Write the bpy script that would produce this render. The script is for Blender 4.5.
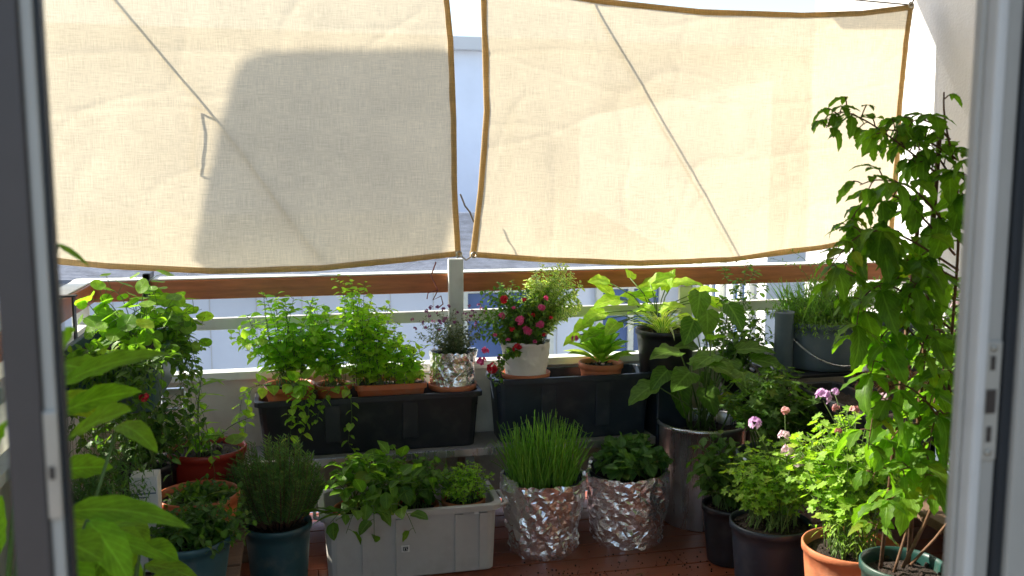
import bpy, math, random
from mathutils import Vector as V, Matrix, noise as mn
sc = bpy.context.scene
for o in list(bpy.data.objects): bpy.data.objects.remove(o)
R = math.radians
# ------------------------------------------------------------------ camera
FPX, PITCH, YAW, H = 930.0, R(7.0), R(13.0), 1.4
cd = bpy.data.cameras.new('camera'); cam = bpy.data.objects.new('camera', cd)
sc.collection.objects.link(cam); sc.camera = cam
cam.location = (0, 0, H); cam.rotation_euler = (R(90) - PITCH, 0, -YAW)
cd.sensor_width = 36; cd.lens = 36 * FPX / 1024; cd.clip_start = .02; cd.clip_end = 400
cd.dof.use_dof = True; cd.dof.focus_distance = 3.2; cd.dof.aperture_fstop = 5.6
# ------------------------------------------------------------------ light
w = bpy.data.worlds.new('World'); sc.world = w; w.use_nodes = True
nt = w.node_tree; bg = nt.nodes['Background']
sky = nt.nodes.new('ShaderNodeTexSky'); sky.sky_type = 'NISHITA'; sky.sun_disc = False
SUN_AZ, SUN_EL = R(58), R(37.2)          # azimuth: to the left of the outward (+Y) direction
sky.sun_elevation = SUN_EL; sky.sun_rotation = -SUN_AZ; sky.air_density = 1.0; sky.dust_density = 1.5
nt.links.new(sky.outputs[0], bg.inputs[0]); bg.inputs[1].default_value = .15
sd = bpy.data.lights.new('sun', 'SUN'); sd.energy = 5.0; sd.angle = R(.53); sd.color = (1, .93, .82)
sun = bpy.data.objects.new('sun', sd); sc.collection.objects.link(sun)
sdir = V((-math.sin(SUN_AZ) * math.cos(SUN_EL), math.cos(SUN_AZ) * math.cos(SUN_EL), math.sin(SUN_EL)))
sun.rotation_euler = (-sdir).to_track_quat('-Z', 'Y').to_euler(); sun.location = sdir * 30
sc.view_settings.view_transform = 'Standard'; sc.view_settings.look = 'None'
sc.view_settings.gamma = 1; sc.view_settings.exposure = 1.28; sc.view_settings.use_curve_mapping = False
sc.cycles.max_bounces = 10; sc.cycles.transparent_max_bounces = 12

rnd = random.Random(7)
def A(px, py, Y):                         # a measured picture point on the plane Y -> a place in metres
    x = (px - 512) / FPX; z = -(py - 288) / FPX
    y2 = math.cos(PITCH) + z * math.sin(PITCH); z2 = -math.sin(PITCH) + z * math.cos(PITCH)
    c, s = math.cos(YAW), math.sin(YAW)
    d = V((x * c + y2 * s, -x * s + y2 * c, z2))
    return V((0, 0, H)) + d * (Y / d.y)
# ------------------------------------------------------------------ materials
def newmat(n):
    m = bpy.data.materials.new(n); m.use_nodes = True
    return m, m.node_tree, m.node_tree.nodes['Principled BSDF']
def N(t, typ, **k):
    n = t.nodes.new(typ)
    for a, b in k.items():
        if a.startswith('i_'): n.inputs[int(a[2:])].default_value = b
        else: setattr(n, a, b)
    return n
def mat(name, col, rough=.6, metal=0, var=.25, scale=6, bump=.1, bscale=60, spec=.5, col2=None, stretch=None, dirt=0):
    m, t, p = newmat(name)
    tc = N(t, 'ShaderNodeTexCoord'); mp = N(t, 'ShaderNodeMapping')
    t.links.new(tc.outputs['Object'], mp.inputs[0])
    if stretch: mp.inputs['Scale'].default_value = stretch
    n1 = N(t, 'ShaderNodeTexNoise'); n1.inputs['Scale'].default_value = scale; n1.inputs['Detail'].default_value = 6; n1.inputs['Roughness'].default_value = .65
    t.links.new(mp.outputs[0], n1.inputs['Vector'])
    mx = N(t, 'ShaderNodeMix', data_type='RGBA')
    mx.inputs[6].default_value = (*[c * (1 - var) for c in col], 1)
    c2 = col2 or [min(1, c * (1 + var)) for c in col]
    mx.inputs[7].default_value = (*c2, 1)
    rp = N(t, 'ShaderNodeMapRange'); rp.inputs[1].default_value = .3; rp.inputs[2].default_value = .7
    t.links.new(n1.outputs[0], rp.inputs[0]); t.links.new(rp.outputs[0], mx.inputs[0])
    out = mx.outputs[2]
    if dirt:
        n3 = N(t, 'ShaderNodeTexNoise'); n3.inputs['Scale'].default_value = 14; n3.inputs['Detail'].default_value = 8
        t.links.new(tc.outputs['Object'], n3.inputs['Vector'])
        r3 = N(t, 'ShaderNodeMapRange'); r3.inputs[1].default_value = .52; r3.inputs[2].default_value = .72; r3.inputs[4].default_value = dirt
        t.links.new(n3.outputs[0], r3.inputs[0])
        m3 = N(t, 'ShaderNodeMix', data_type='RGBA'); m3.inputs[7].default_value = (.28, .24, .18, 1)
        t.links.new(r3.outputs[0], m3.inputs[0]); t.links.new(out, m3.inputs[6]); out = m3.outputs[2]
    t.links.new(out, p.inputs['Base Color'])
    p.inputs['Metallic'].default_value = metal; p.inputs['Specular IOR Level'].default_value = spec
    r2 = N(t, 'ShaderNodeMapRange'); r2.inputs[3].default_value = max(.02, rough - .1); r2.inputs[4].default_value = min(1, rough + .12)
    t.links.new(n1.outputs[0], r2.inputs[0]); t.links.new(r2.outputs[0], p.inputs['Roughness'])
    if bump:
        n2 = N(t, 'ShaderNodeTexNoise'); n2.inputs['Scale'].default_value = bscale; n2.inputs['Detail'].default_value = 4
        t.links.new(mp.outputs[0], n2.inputs['Vector'])
        b = N(t, 'ShaderNodeBump'); b.inputs['Strength'].default_value = bump; b.inputs['Distance'].default_value = .01
        t.links.new(n2.outputs[0], b.inputs['Height']); t.links.new(b.outputs[0], p.inputs['Normal'])
    return m
def leafmat(name, c1, c2, trans=.45, rough=.42, vein=.35, edge=None, edge_at=.3, tint=(1.5, 1.6, .45), side=9, mottle=None):
    m, t, p = newmat(name)
    at = N(t, 'ShaderNodeAttribute', attribute_name='rnd')
    mx = N(t, 'ShaderNodeMix', data_type='RGBA'); mx.inputs[6].default_value = (*c1, 1); mx.inputs[7].default_value = (*c2, 1)
    t.links.new(at.outputs['Fac'], mx.inputs[0])
    yl = N(t, 'ShaderNodeMapRange'); yl.inputs[1].default_value = .93; yl.inputs[2].default_value = .99; yl.inputs[4].default_value = .5
    t.links.new(at.outputs['Fac'], yl.inputs[0]); my = N(t, 'ShaderNodeMix', data_type='RGBA')
    my.inputs[7].default_value = (*((min(1, c2[1] * 1.1), c2[1] * 1.15, c2[2]) if c2[1] > c2[0] else c2), 1)
    t.links.new(yl.outputs[0], my.inputs[0]); t.links.new(mx.outputs[2], my.inputs[6]); mx = my
    uv = N(t, 'ShaderNodeUVMap', uv_map='UVMap'); sp = N(t, 'ShaderNodeSeparateXYZ'); t.links.new(uv.outputs[0], sp.inputs[0])
    a = N(t, 'ShaderNodeMath', operation='SUBTRACT'); a.inputs[1].default_value = .5; t.links.new(sp.outputs[0], a.inputs[0])
    ab = N(t, 'ShaderNodeMath', operation='ABSOLUTE'); t.links.new(a.outputs[0], ab.inputs[0])
    mid = N(t, 'ShaderNodeMapRange'); mid.inputs[1].default_value = .015; mid.inputs[2].default_value = .06; mid.inputs[3].default_value = 1; mid.inputs[4].default_value = 0
    t.links.new(ab.outputs[0], mid.inputs[0])
    # side veins: stripes of (v - 1.1*|u-.5|)
    k = N(t, 'ShaderNodeMath', operation='MULTIPLY_ADD'); k.inputs[1].default_value = -.75; t.links.new(ab.outputs[0], k.inputs[0]); t.links.new(sp.outputs[1], k.inputs[2])
    s = N(t, 'ShaderNodeMath', operation='MULTIPLY'); s.inputs[1].default_value = side; t.links.new(k.outputs[0], s.inputs[0])
    fr = N(t, 'ShaderNodeMath', operation='FRACT'); t.links.new(s.outputs[0], fr.inputs[0])
    pp = N(t, 'ShaderNodeMath', operation='PINGPONG'); pp.inputs[1].default_value = .5; t.links.new(fr.outputs[0], pp.inputs[0])
    sv = N(t, 'ShaderNodeMapRange'); sv.inputs[1].default_value = .02; sv.inputs[2].default_value = .12; sv.inputs[3].default_value = .6; sv.inputs[4].default_value = 0
    t.links.new(pp.outputs[0], sv.inputs[0])
    vm = N(t, 'ShaderNodeMath', operation='MAXIMUM'); t.links.new(mid.outputs[0], vm.inputs[0]); t.links.new(sv.outputs[0], vm.inputs[1])
    vs = N(t, 'ShaderNodeMath', operation='MULTIPLY'); vs.inputs[1].default_value = vein; t.links.new(vm.outputs[0], vs.inputs[0])
    mv = N(t, 'ShaderNodeMix', data_type='RGBA'); mv.inputs[7].default_value = (*[min(1, c * 1.7 + .05) for c in c2], 1)
    t.links.new(vs.outputs[0], mv.inputs[0])
    tc = N(t, 'ShaderNodeTexCoord'); nz = N(t, 'ShaderNodeTexNoise'); nz.inputs['Scale'].default_value = 55; nz.inputs['Detail'].default_value = 3
    t.links.new(tc.outputs['Object'], nz.inputs['Vector'])
    hs = N(t, 'ShaderNodeHueSaturation'); t.links.new(mx.outputs[2], hs.inputs['Color'])
    mr = N(t, 'ShaderNodeMapRange'); mr.inputs[1].default_value = .3; mr.inputs[2].default_value = .7; mr.inputs[3].default_value = .75; mr.inputs[4].default_value = 1.2
    t.links.new(nz.outputs[0], mr.inputs[0]); t.links.new(mr.outputs[0], hs.inputs['Value'])
    col = hs.outputs[0]
    if edge:
        ns = N(t, 'ShaderNodeMath', operation='MULTIPLY_ADD'); ns.inputs[1].default_value = .3; t.links.new(nz.outputs[0], ns.inputs[0]); t.links.new(ab.outputs[0], ns.inputs[2])
        em = N(t, 'ShaderNodeMapRange'); em.inputs[1].default_value = edge_at + .12; em.inputs[2].default_value = edge_at + .18
        t.links.new(ns.outputs[0], em.inputs[0])
        me = N(t, 'ShaderNodeMix', data_type='RGBA'); me.inputs[7].default_value = (*edge, 1)
        t.links.new(em.outputs[0], me.inputs[0]); t.links.new(col, me.inputs[6]); col = me.outputs[2]
    t.links.new(col, mv.inputs[6]); col = mv.outputs[2]
    t.links.new(col, p.inputs['Base Color']); p.inputs['Roughness'].default_value = rough; p.inputs['Specular IOR Level'].default_value = .32
    bp = N(t, 'ShaderNodeBump'); bp.inputs['Strength'].default_value = .35; bp.inputs['Distance'].default_value = .002
    t.links.new(vm.outputs[0], bp.inputs['Height']); t.links.new(bp.outputs[0], p.inputs['Normal'])
    tr = N(t, 'ShaderNodeBsdfTranslucent')
    ml = N(t, 'ShaderNodeVectorMath', operation='MULTIPLY'); ml.inputs[1].default_value = tint
    t.links.new(col, ml.inputs[0]); t.links.new(ml.outputs[0], tr.inputs[0])
    ms = N(t, 'ShaderNodeMixShader'); ms.inputs[0].default_value = trans
    t.links.new(p.outputs[0], ms.inputs[1]); t.links.new(tr.outputs[0], ms.inputs[2])
    t.links.new(ms.outputs[0], t.nodes['Material Output'].inputs[0])
    return m
def clothmat(name, col, trans=.5, seethru=.08, dense=False):
    m, t, p = newmat(name)
    tc = N(t, 'ShaderNodeTexCoord')
    def thread(sc_, rot):
        mp = N(t, 'ShaderNodeMapping'); mp.inputs['Scale'].default_value = sc_
        t.links.new(tc.outputs['Object'], mp.inputs[0])
        n = N(t, 'ShaderNodeTexNoise'); n.inputs['Scale'].default_value = 1; n.inputs['Detail'].default_value = 3; n.inputs['Roughness'].default_value = .8
        t.links.new(mp.outputs[0], n.inputs['Vector']); return n
    h = thread((14, 14, 520), 0); v = thread((520, 14, 14), 0)
    ad = N(t, 'ShaderNodeMath', operation='ADD'); t.links.new(h.outputs[0], ad.inputs[0]); t.links.new(v.outputs[0], ad.inputs[1])
    big = N(t, 'ShaderNodeTexNoise'); big.inputs['Scale'].default_value = 3.5; big.inputs['Detail'].default_value = 5; t.links.new(tc.outputs['Object'], big.inputs['Vector'])
    r1 = N(t, 'ShaderNodeMapRange'); r1.inputs[1].default_value = .75; r1.inputs[2].default_value = 1.25; r1.inputs[3].default_value = .7; r1.inputs[4].default_value = 1.18
    t.links.new(ad.outputs[0], r1.inputs[0])
    r2 = N(t, 'ShaderNodeMapRange'); r2.inputs[1].default_value = .3; r2.inputs[2].default_value = .7; r2.inputs[3].default_value = .89; r2.inputs[4].default_value = 1.06
    t.links.new(big.outputs[0], r2.inputs[0])
    mu = N(t, 'ShaderNodeMath', operation='MULTIPLY'); t.links.new(r1.outputs[0], mu.inputs[0]); t.links.new(r2.outputs[0], mu.inputs[1])
    hs = N(t, 'ShaderNodeHueSaturation'); hs.inputs['Color'].default_value = (*col, 1); t.links.new(mu.outputs[0], hs.inputs['Value'])
    t.links.new(hs.outputs[0], p.inputs['Base Color']); p.inputs['Roughness'].default_value = .95; p.inputs['Specular IOR Level'].default_value = .1
    bp = N(t, 'ShaderNodeBump'); bp.inputs['Strength'].default_value = .25; bp.inputs['Distance'].default_value = .002
    t.links.new(ad.outputs[0], bp.inputs['Height']); t.links.new(bp.outputs[0], p.inputs['Normal'])
    tr = N(t, 'ShaderNodeBsdfTranslucent'); t.links.new(hs.outputs[0], tr.inputs[0])
    ms = N(t, 'ShaderNodeMixShader'); ms.inputs[0].default_value = trans
    t.links.new(p.outputs[0], ms.inputs[1]); t.links.new(tr.outputs[0], ms.inputs[2])
    tp = N(t, 'ShaderNodeBsdfTransparent'); m2 = N(t, 'ShaderNodeMixShader')
    m2.inputs[0].default_value = seethru
    t.links.new(ms.outputs[0], m2.inputs[1]); t.links.new(tp.outputs[0], m2.inputs[2])
    t.links.new(m2.outputs[0], t.nodes['Material Output'].inputs[0])
    return m
M = {}
M['deck'] = mat('deck_paint', (.24, .066, .027), .42, var=.22, scale=4, bump=.12, bscale=30, stretch=(1, 12, 12), dirt=.05)
M['rail_wood'] = mat('rail_varnish', (.44, .145, .05), .35, var=.25, scale=6, bump=.15, bscale=30, stretch=(1, 10, 10))
M['white_paint'] = mat('white_paint', (.72, .74, .66), .45, var=.06, scale=8, bump=.05, dirt=.25)
M['panel'] = mat('parapet_plaster', (.6, .58, .47), .8, var=.08, scale=5, bump=.2, dirt=.25)
M['plaster'] = mat('white_plaster', (.66, .65, .63), .9, var=.04, scale=4, bump=.35, bscale=90)
M['bench'] = mat('shelf_board', (.3, .29, .26), .6, var=.2, dirt=.3)
M['steel'] = mat('brushed_steel', (.66, .66, .65), .27, .85, var=.12, scale=5, bump=.06, bscale=60, stretch=(3, 3, .15), dirt=.35)
M['foil'] = mat('aluminium_foil', (.95, .95, .96), .24, .9, var=.04, bump=.3, bscale=70)
M['terracotta'] = mat('terracotta', (.5, .16, .065), .7, var=.15, scale=8, bump=.1, dirt=.3)
M['orange_plastic'] = mat('orange_plastic', (.5, .13, .04), .5, var=.15, scale=6, bump=.04, dirt=0.40)
M['red_plastic'] = mat('red_plastic', (.32, .028, .015), .4, var=.15, scale=6, bump=.04, dirt=0.30)
M['black_plastic'] = mat('black_plastic', (.014, .016, .02), .4, var=.2, scale=7, bump=.04, dirt=0.08)
M['navy_plastic'] = mat('dark_blue_plastic', (.018, .028, .045), .4, var=.2, scale=7, bump=.04, dirt=0.08)
M['teal_plastic'] = mat('teal_plastic', (.025, .085, .095), .42, var=.2, scale=7, bump=.04, dirt=0.24)
M['bluegrey'] = mat('blue_grey_plastic', (.13, .17, .2), .45, var=.15, scale=7, bump=.04, dirt=.2)
M['dgreen'] = mat('dark_green_plastic', (.012, .055, .045), .4, var=.2, bump=.04, dirt=0.20)
M['grey_plastic'] = mat('grey_plastic', (.5, .48, .43), .5, var=.08, scale=6, bump=.05, dirt=.25)
M['white_plastic'] = mat('white_plastic', (.75, .74, .72), .4, var=.05, bump=.05, dirt=.25)
M['soil'] = mat('soil', (.028, .017, .011), .95, var=.6, scale=60, bump=1.0, bscale=120)
M['stem_green'] = mat('green_stem', (.1, .17, .035), .55, var=.3, scale=30)
M['stem_brown'] = mat('woody_stem', (.13, .065, .03), .8, var=.3, scale=30, bump=.4)
M['stem_red'] = mat('reddish_stem', (.22, .06, .04), .6, var=.3, scale=30)
M['cloth'] = clothmat('sun_bleached_linen', (.69, .595, .415), .55, .05)
M['hem'] = clothmat('folded_hem', (.74, .57, .3), .5, .0)
M['brass'] = mat('grommet_metal', (.55, .5, .4), .35, 1, bump=0)
M['rope'] = mat('rope', (.12, .1, .075), .9, var=.3, scale=80, bump=.5, bscale=200)
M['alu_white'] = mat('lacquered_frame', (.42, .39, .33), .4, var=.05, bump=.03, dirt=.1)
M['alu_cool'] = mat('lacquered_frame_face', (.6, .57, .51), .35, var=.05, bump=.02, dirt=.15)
M['dark_frame'] = mat('dark_frame', (.075, .06, .052), .5, var=.15, bump=.04)
M['rubber'] = mat('rubber_gasket', (.012, .015, .018), .55, var=.2)
M['plate'] = mat('zinc_plate', (.5, .47, .4), .35, .5, var=.1, bump=.03)
M['slot_shade'] = mat('painted_slot_shade', (.05, .035, .025), .7)  # flat dark colour standing for the shade inside the lock slots
M['wood'] = mat('weathered_wood', (.16, .1, .06), .75, var=.3, stretch=(1, 8, 8), bump=.3)
M['facade'] = mat('pale_blue_render', (.74, .79, .88), .9, var=.07, scale=.7, bump=.1)
M['facade_w'] = mat('white_render', (.62, .62, .61), .9, var=.05, scale=.7, bump=.1)
M['bluepane'] = mat('window_glass_blue', (.10, .16, .34), .15, var=.25, scale=1, bump=0)
M['tiles'] = mat('grey_roof_tiles', (.2, .22, .26), .8, var=.4, scale=5, bump=.5, bscale=12)
M['paper'] = mat('paper', (.75, .72, .65), .8, var=.08)
M['ink'] = mat('ink', (.03, .03, .03), .6)
M['street'] = mat('asphalt', (.06, .06, .06), .9, scale=.5)
M['glassp'] = None
m, t, p = newmat('door_glass'); p.inputs['Transmission Weight'].default_value = 1; p.inputs['Roughness'].default_value = .02; p.inputs['IOR'].default_value = 1.02; p.inputs['Base Color'].default_value = (.93, .97, .95, 1); M['glassp'] = m

G_ = lambda *a, **k: leafmat(*a, **k)
M['l_lime'] = G_('lime_leaf', (.36, .56, .06), (.5, .68, .12), trans=.66)
M['l_basil'] = G_('basil_leaf', (.26, .48, .055), (.4, .6, .09), trans=.64)
M['l_nast'] = G_('nasturtium_leaf', (.12, .28, .03), (.3, .5, .06), trans=.55)
M['l_wiry'] = G_('wiry_leaf', (.12, .24, .04), (.22, .38, .07), trans=.5)
M['l_mid'] = G_('mid_green_leaf', (.08, .18, .03), (.16, .3, .045), trans=.5)
M['l_dark'] = G_('dark_green_leaf', (.05, .13, .022), (.11, .22, .03), trans=.45)
M['l_mint'] = G_('mint_leaf', (.07, .17, .04), (.13, .26, .06), trans=.42, vein=.5)
M['l_chive'] = G_('chive_leaf', (.17, .36, .05), (.34, .54, .11), trans=.5, vein=0)
M['l_rosemary'] = G_('rosemary_needle', (.06, .15, .04), (.16, .28, .07), trans=.4, vein=.1)
M['l_big'] = G_('broad_leaf', (.08, .19, .025), (.16, .3, .035), trans=.55, vein=.45, side=7)
M['l_front'] = G_('fresh_broad_leaf', (.17, .38, .02), (.28, .52, .035), trans=.64, vein=.4, side=7, rough=.65)
M['l_climb'] = G_('climber_leaf', (.09, .21, .02), (.17, .34, .03), trans=.62, vein=.35, side=8)
M['l_varieg'] = G_('variegated_leaf', (.16, .3, .07), (.24, .4, .1), trans=.5, edge=(.72, .76, .45), edge_at=.18)
M['l_spider'] = G_('spider_plant_leaf', (.2, .36, .07), (.3, .46, .1), trans=.55, edge=(.78, .8, .5), edge_at=.16)
M['l_rosette'] = G_('rosette_leaf', (.2, .38, .05), (.3, .5, .07), trans=.55, side=8)
M['l_geran'] = G_('geranium_leaf', (.2, .38, .045), (.34, .52, .08), trans=.5)
M['l_greyg'] = G_('grey_green_leaf', (.1, .13, .08), (.17, .2, .11), trans=.35)
M['l_dry'] = G_('dry_leaf', (.16, .08, .03), (.26, .15, .06), trans=.3)
M['p_red'] = G_('red_petal', (.55, .012, .03), (.7, .03, .05), trans=.35, vein=.1, tint=(1.2, 1, 1))
M['p_pink'] = G_('pink_petal', (.65, .05, .2), (.8, .16, .35), trans=.4, vein=.15, tint=(1.2, 1, 1))
M['p_lilac'] = G_('lilac_petal', (.7, .42, .72), (.84, .62, .84), trans=.4, vein=.2, tint=(1.1, 1, 1.1))
M['p_pale'] = G_('pale_pink_petal', (.8, .6, .7), (.88, .78, .8), trans=.4, vein=.1, tint=(1.1, 1, 1))
M['p_rust'] = G_('faded_petal', (.66, .3, .3), (.74, .42, .38), trans=.3, vein=.1, tint=(1.1, 1, 1))
M['p_purple'] = G_('purple_floret', (.22, .06, .16), (.42, .15, .28), trans=.3, vein=.1, tint=(1.1, 1, 1))
# ------------------------------------------------------------------ mesh building
class MB:
    def __init__(s): s.v = []; s.f = []; s.uv = []; s.r = []; s.sm = []
    def add(s, vs, fs, uv=None, r=0.5, smooth=True):
        b = len(s.v); s.v += [tuple(x) for x in vs]; s.f += [tuple(i + b for i in f) for f in fs]
        s.uv += uv if uv else [(0.5, 0.5)] * len(vs); s.r += [r] * len(vs); s.sm += [smooth] * len(fs)
    def box(s, a, b):
        x0, x1 = sorted((a[0], b[0])); y0, y1 = sorted((a[1], b[1])); z0, z1 = sorted((a[2], b[2]))
        vs = [(x0, y0, z0), (x1, y0, z0), (x1, y1, z0), (x0, y1, z0), (x0, y0, z1), (x1, y0, z1), (x1, y1, z1), (x0, y1, z1)]
        s.add(vs, [(3, 2, 1, 0), (4, 5, 6, 7), (0, 1, 5, 4), (1, 2, 6, 5), (2, 3, 7, 6), (3, 0, 4, 7)], smooth=False)
    def tube(s, pts, rad, n=6, r=.5):
        pts = [V(p) for p in pts]; m = len(pts)
        if not isinstance(rad, (list, tuple)): rad = [rad] * m
        vs = []; fs = []; prev = None
        for i, p in enumerate(pts):
            d = (pts[min(i + 1, m - 1)] - pts[max(i - 1, 0)])
            if d.length < 1e-9: d = V((0, 0, 1))
            d.normalize()
            if prev is None: prev = d.orthogonal().normalized()
            a = (prev - d * prev.dot(d))
            a = a.normalized() if a.length > 1e-6 else d.orthogonal().normalized()
            prev = a; b = d.cross(a)
            for k in range(n):
                t = 2 * math.pi * k / n; vs.append(p + (a * math.cos(t) + b * math.sin(t)) * rad[i])
        for i in range(m - 1):
            for k in range(n):
                k2 = (k + 1) % n; fs.append((i * n + k, i * n + k2, (i + 1) * n + k2, (i + 1) * n + k))
        fs.append(tuple(range(n))[::-1]); fs.append(tuple((m - 1) * n + k for k in range(n)))
        s.add(vs, fs, r=r)
    def lathe(s, prof, c=(0, 0, 0), n=48, fn=None, caps=False):
        vs = []; fs = []
        for i, (r_, z) in enumerate(prof):
            for k in range(n):
                t = 2 * math.pi * k / n; rr, zz = (r_, z) if fn is None else fn(r_, z, t, i)
                vs.append((c[0] + rr * math.cos(t), c[1] + rr * math.sin(t), c[2] + zz))
        for i in range(len(prof) - 1):
            for k in range(n):
                k2 = (k + 1) % n; fs.append((i * n + k, i * n + k2, (i + 1) * n + k2, (i + 1) * n + k))
        if caps: fs.append(tuple(range(n))[::-1])
        s.add(vs, fs)
    def loft(s, rings, cap0=True, cap1=False, smooth=False):
        n = len(rings[0]); vs = [p for r_ in rings for p in r_]; fs = []
        for i in range(len(rings) - 1):
            for k in range(n):
                k2 = (k + 1) % n; fs.append((i * n + k, i * n + k2, (i + 1) * n + k2, (i + 1) * n + k))
        if cap0: fs.append(tuple(range(n))[::-1])
        if cap1: fs.append(tuple((len(rings) - 1) * n + k for k in range(n)))
        s.add(vs, fs, smooth=smooth)
    def build(s, name, m, parent=None, origin=None, bevel=0, smooth_angle=None):
        me = bpy.data.meshes.new(name)
        o3 = V(origin) if origin is not None else (V(parent.location) if parent is not None else V((0, 0, 0)))
        me.from_pydata([(x[0] - o3.x, x[1] - o3.y, x[2] - o3.z) for x in s.v], [], s.f)
        me.polygons.foreach_set('use_smooth', s.sm)
        at = me.attributes.new('rnd', 'FLOAT', 'POINT'); at.data.foreach_set('value', s.r)
        uv = me.uv_layers.new(name='UVMap')
        li = [0] * len(me.loops); me.loops.foreach_get('vertex_index', li)
        flat = []
        for i in li: flat += s.uv[i]
        uv.data.foreach_set('uv', flat)
        me.materials.append(m); me.update()
        o = bpy.data.objects.new(name, me); sc.collection.objects.link(o)
        if parent is not None: o.parent = parent
        else: o.location = o3
        if bevel:
            b = o.modifiers.new('bevel', 'BEVEL'); b.width = bevel; b.segments = 2; b.limit_method = 'ANGLE'
        return o
def thing(name, label, cat, loc=(0, 0, 0), group=None):
    o = bpy.data.objects.new(name, None); sc.collection.objects.link(o); o.location = loc; o.empty_display_size = .05
    o['label'] = label; o['category'] = cat
    if group: o['group'] = group
    return o
def tag(o, label, cat, group=None):
    o['label'] = label; o['category'] = cat
    if group: o['group'] = group
    return o
def struct(o, kind='structure'): o['kind'] = kind; return o
# ------------------------------------------------------------------ leaves
def prof(kind, t):
    if kind == 'ovate': return math.sin(math.pi * min(1, t ** .72)) ** .8
    if kind == 'heart': return min(1, .55 + 2.4 * t) * (1 - t ** 2.2) ** .9 if t > 0 else .45
    if kind == 'lance': return math.sin(math.pi * t ** .8) ** 1.1
    if kind == 'obov': return math.sin(math.pi * t ** 1.35) ** .75
    if kind == 'blade': return min(1, t * 8 + .4) * (1 - t ** 2.5)
    return math.sin(math.pi * t)
def leaf(F, base, d, up, L, W, kind='ovate', curl=.5, fold=.25, n=5, serr=0, rng=rnd, wav=0):
    d = V(d).normalized(); up = V(up); side = d.cross(up)
    if side.length < 1e-4: side = d.orthogonal()
    side.normalize(); nrm = side.cross(d).normalized()
    vs = []; uv = []; p = V(base); st = L / n; r = rng.random()
    ang = -curl * .25; tw = rng.uniform(-.25, .25); ph = rng.uniform(0, 6)
    wide = W > .03
    cols = (-1, -.5, 0, .5, 1) if wide else (-1, 0, 1)
    for i in range(n + 1):
        t = i / n
        ww = W * .5 * max(prof(kind, t), .0)
        if serr and 0 < i < n: ww *= (1 + serr * (1 if i % 2 else -1))
        if i == n: ww = 0
        if i == 0 and kind != 'heart': ww = W * .03
        dd = d * math.cos(ang) - nrm * math.sin(ang); nn = nrm * math.cos(ang) + d * math.sin(ang)
        ss = side * math.cos(tw * t) + nn * math.sin(tw * t)
        back = -st * .9 if (kind == 'heart' and i == 0) else 0
        for c in cols:
            q = p + ss * (ww * c) + nn * (abs(c) ** 1.3 * ww * fold)
            if wav: q += nn * (wav * ww * abs(c) * math.sin(ph + i * 2.1 + c * 1.5))
            if back and c != 0: q += dd * back * abs(c) * .6
            vs.append(q); uv.append((.5 + c * .5, t))
        p = p + dd * st; ang += curl / n
    k = len(cols); fs = []
    for i in range(n):
        for j in range(k - 1):
            fs.append((i * k + j, i * k + j + 1, (i + 1) * k + j + 1, (i + 1) * k + j))
    F.add(vs, fs, uv, r)
def disc(F, c, nrm, Rr, lobes=0, depth=.2, cup=.15, notch=False, n=None, rng=rnd, roty=None):
    nrm = V(nrm).normalized(); a = nrm.orthogonal().normalized(); b = nrm.cross(a)
    n = n or (lobes * 4 if lobes else 12); rot = rng.uniform(0, 6.28) if roty is None else roty; r = rng.random()
    vs = [V(c)]; uv = [(.5, 0)]
    for ring, fr in ((1, .55), (2, 1)):
        for k in range(n):
            t = 2 * math.pi * k / n
            rr = Rr * fr
            if lobes: rr *= 1 - depth * (.5 - .5 * math.cos(lobes * t)) * (1 if ring == 2 else .3)
            if notch and k == 0: rr *= .35
            rr *= rng.uniform(.95, 1.04)
            u = .5 + (.5 - .5 * math.cos((lobes or 7) * t)) * .5 * fr
            q = V(c) + (a * math.cos(t + rot) + b * math.sin(t + rot)) * rr + nrm * (cup * Rr * fr * fr + Rr * .06 * math.sin(3 * t + r * 9) * fr)
            vs.append(q); uv.append((u, fr))
    fs = [(0, 1 + k, 1 + (k + 1) % n) for k in range(n)]
    fs += [(1 + k, 1 + n + k, 1 + n + (k + 1) % n, 1 + (k + 1) % n) for k in range(n)]
    F.add(vs, fs, uv, r)
def bez(a, b, c, t): return a * (1 - t) ** 2 + b * (2 * t * (1 - t)) + c * t * t
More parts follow.
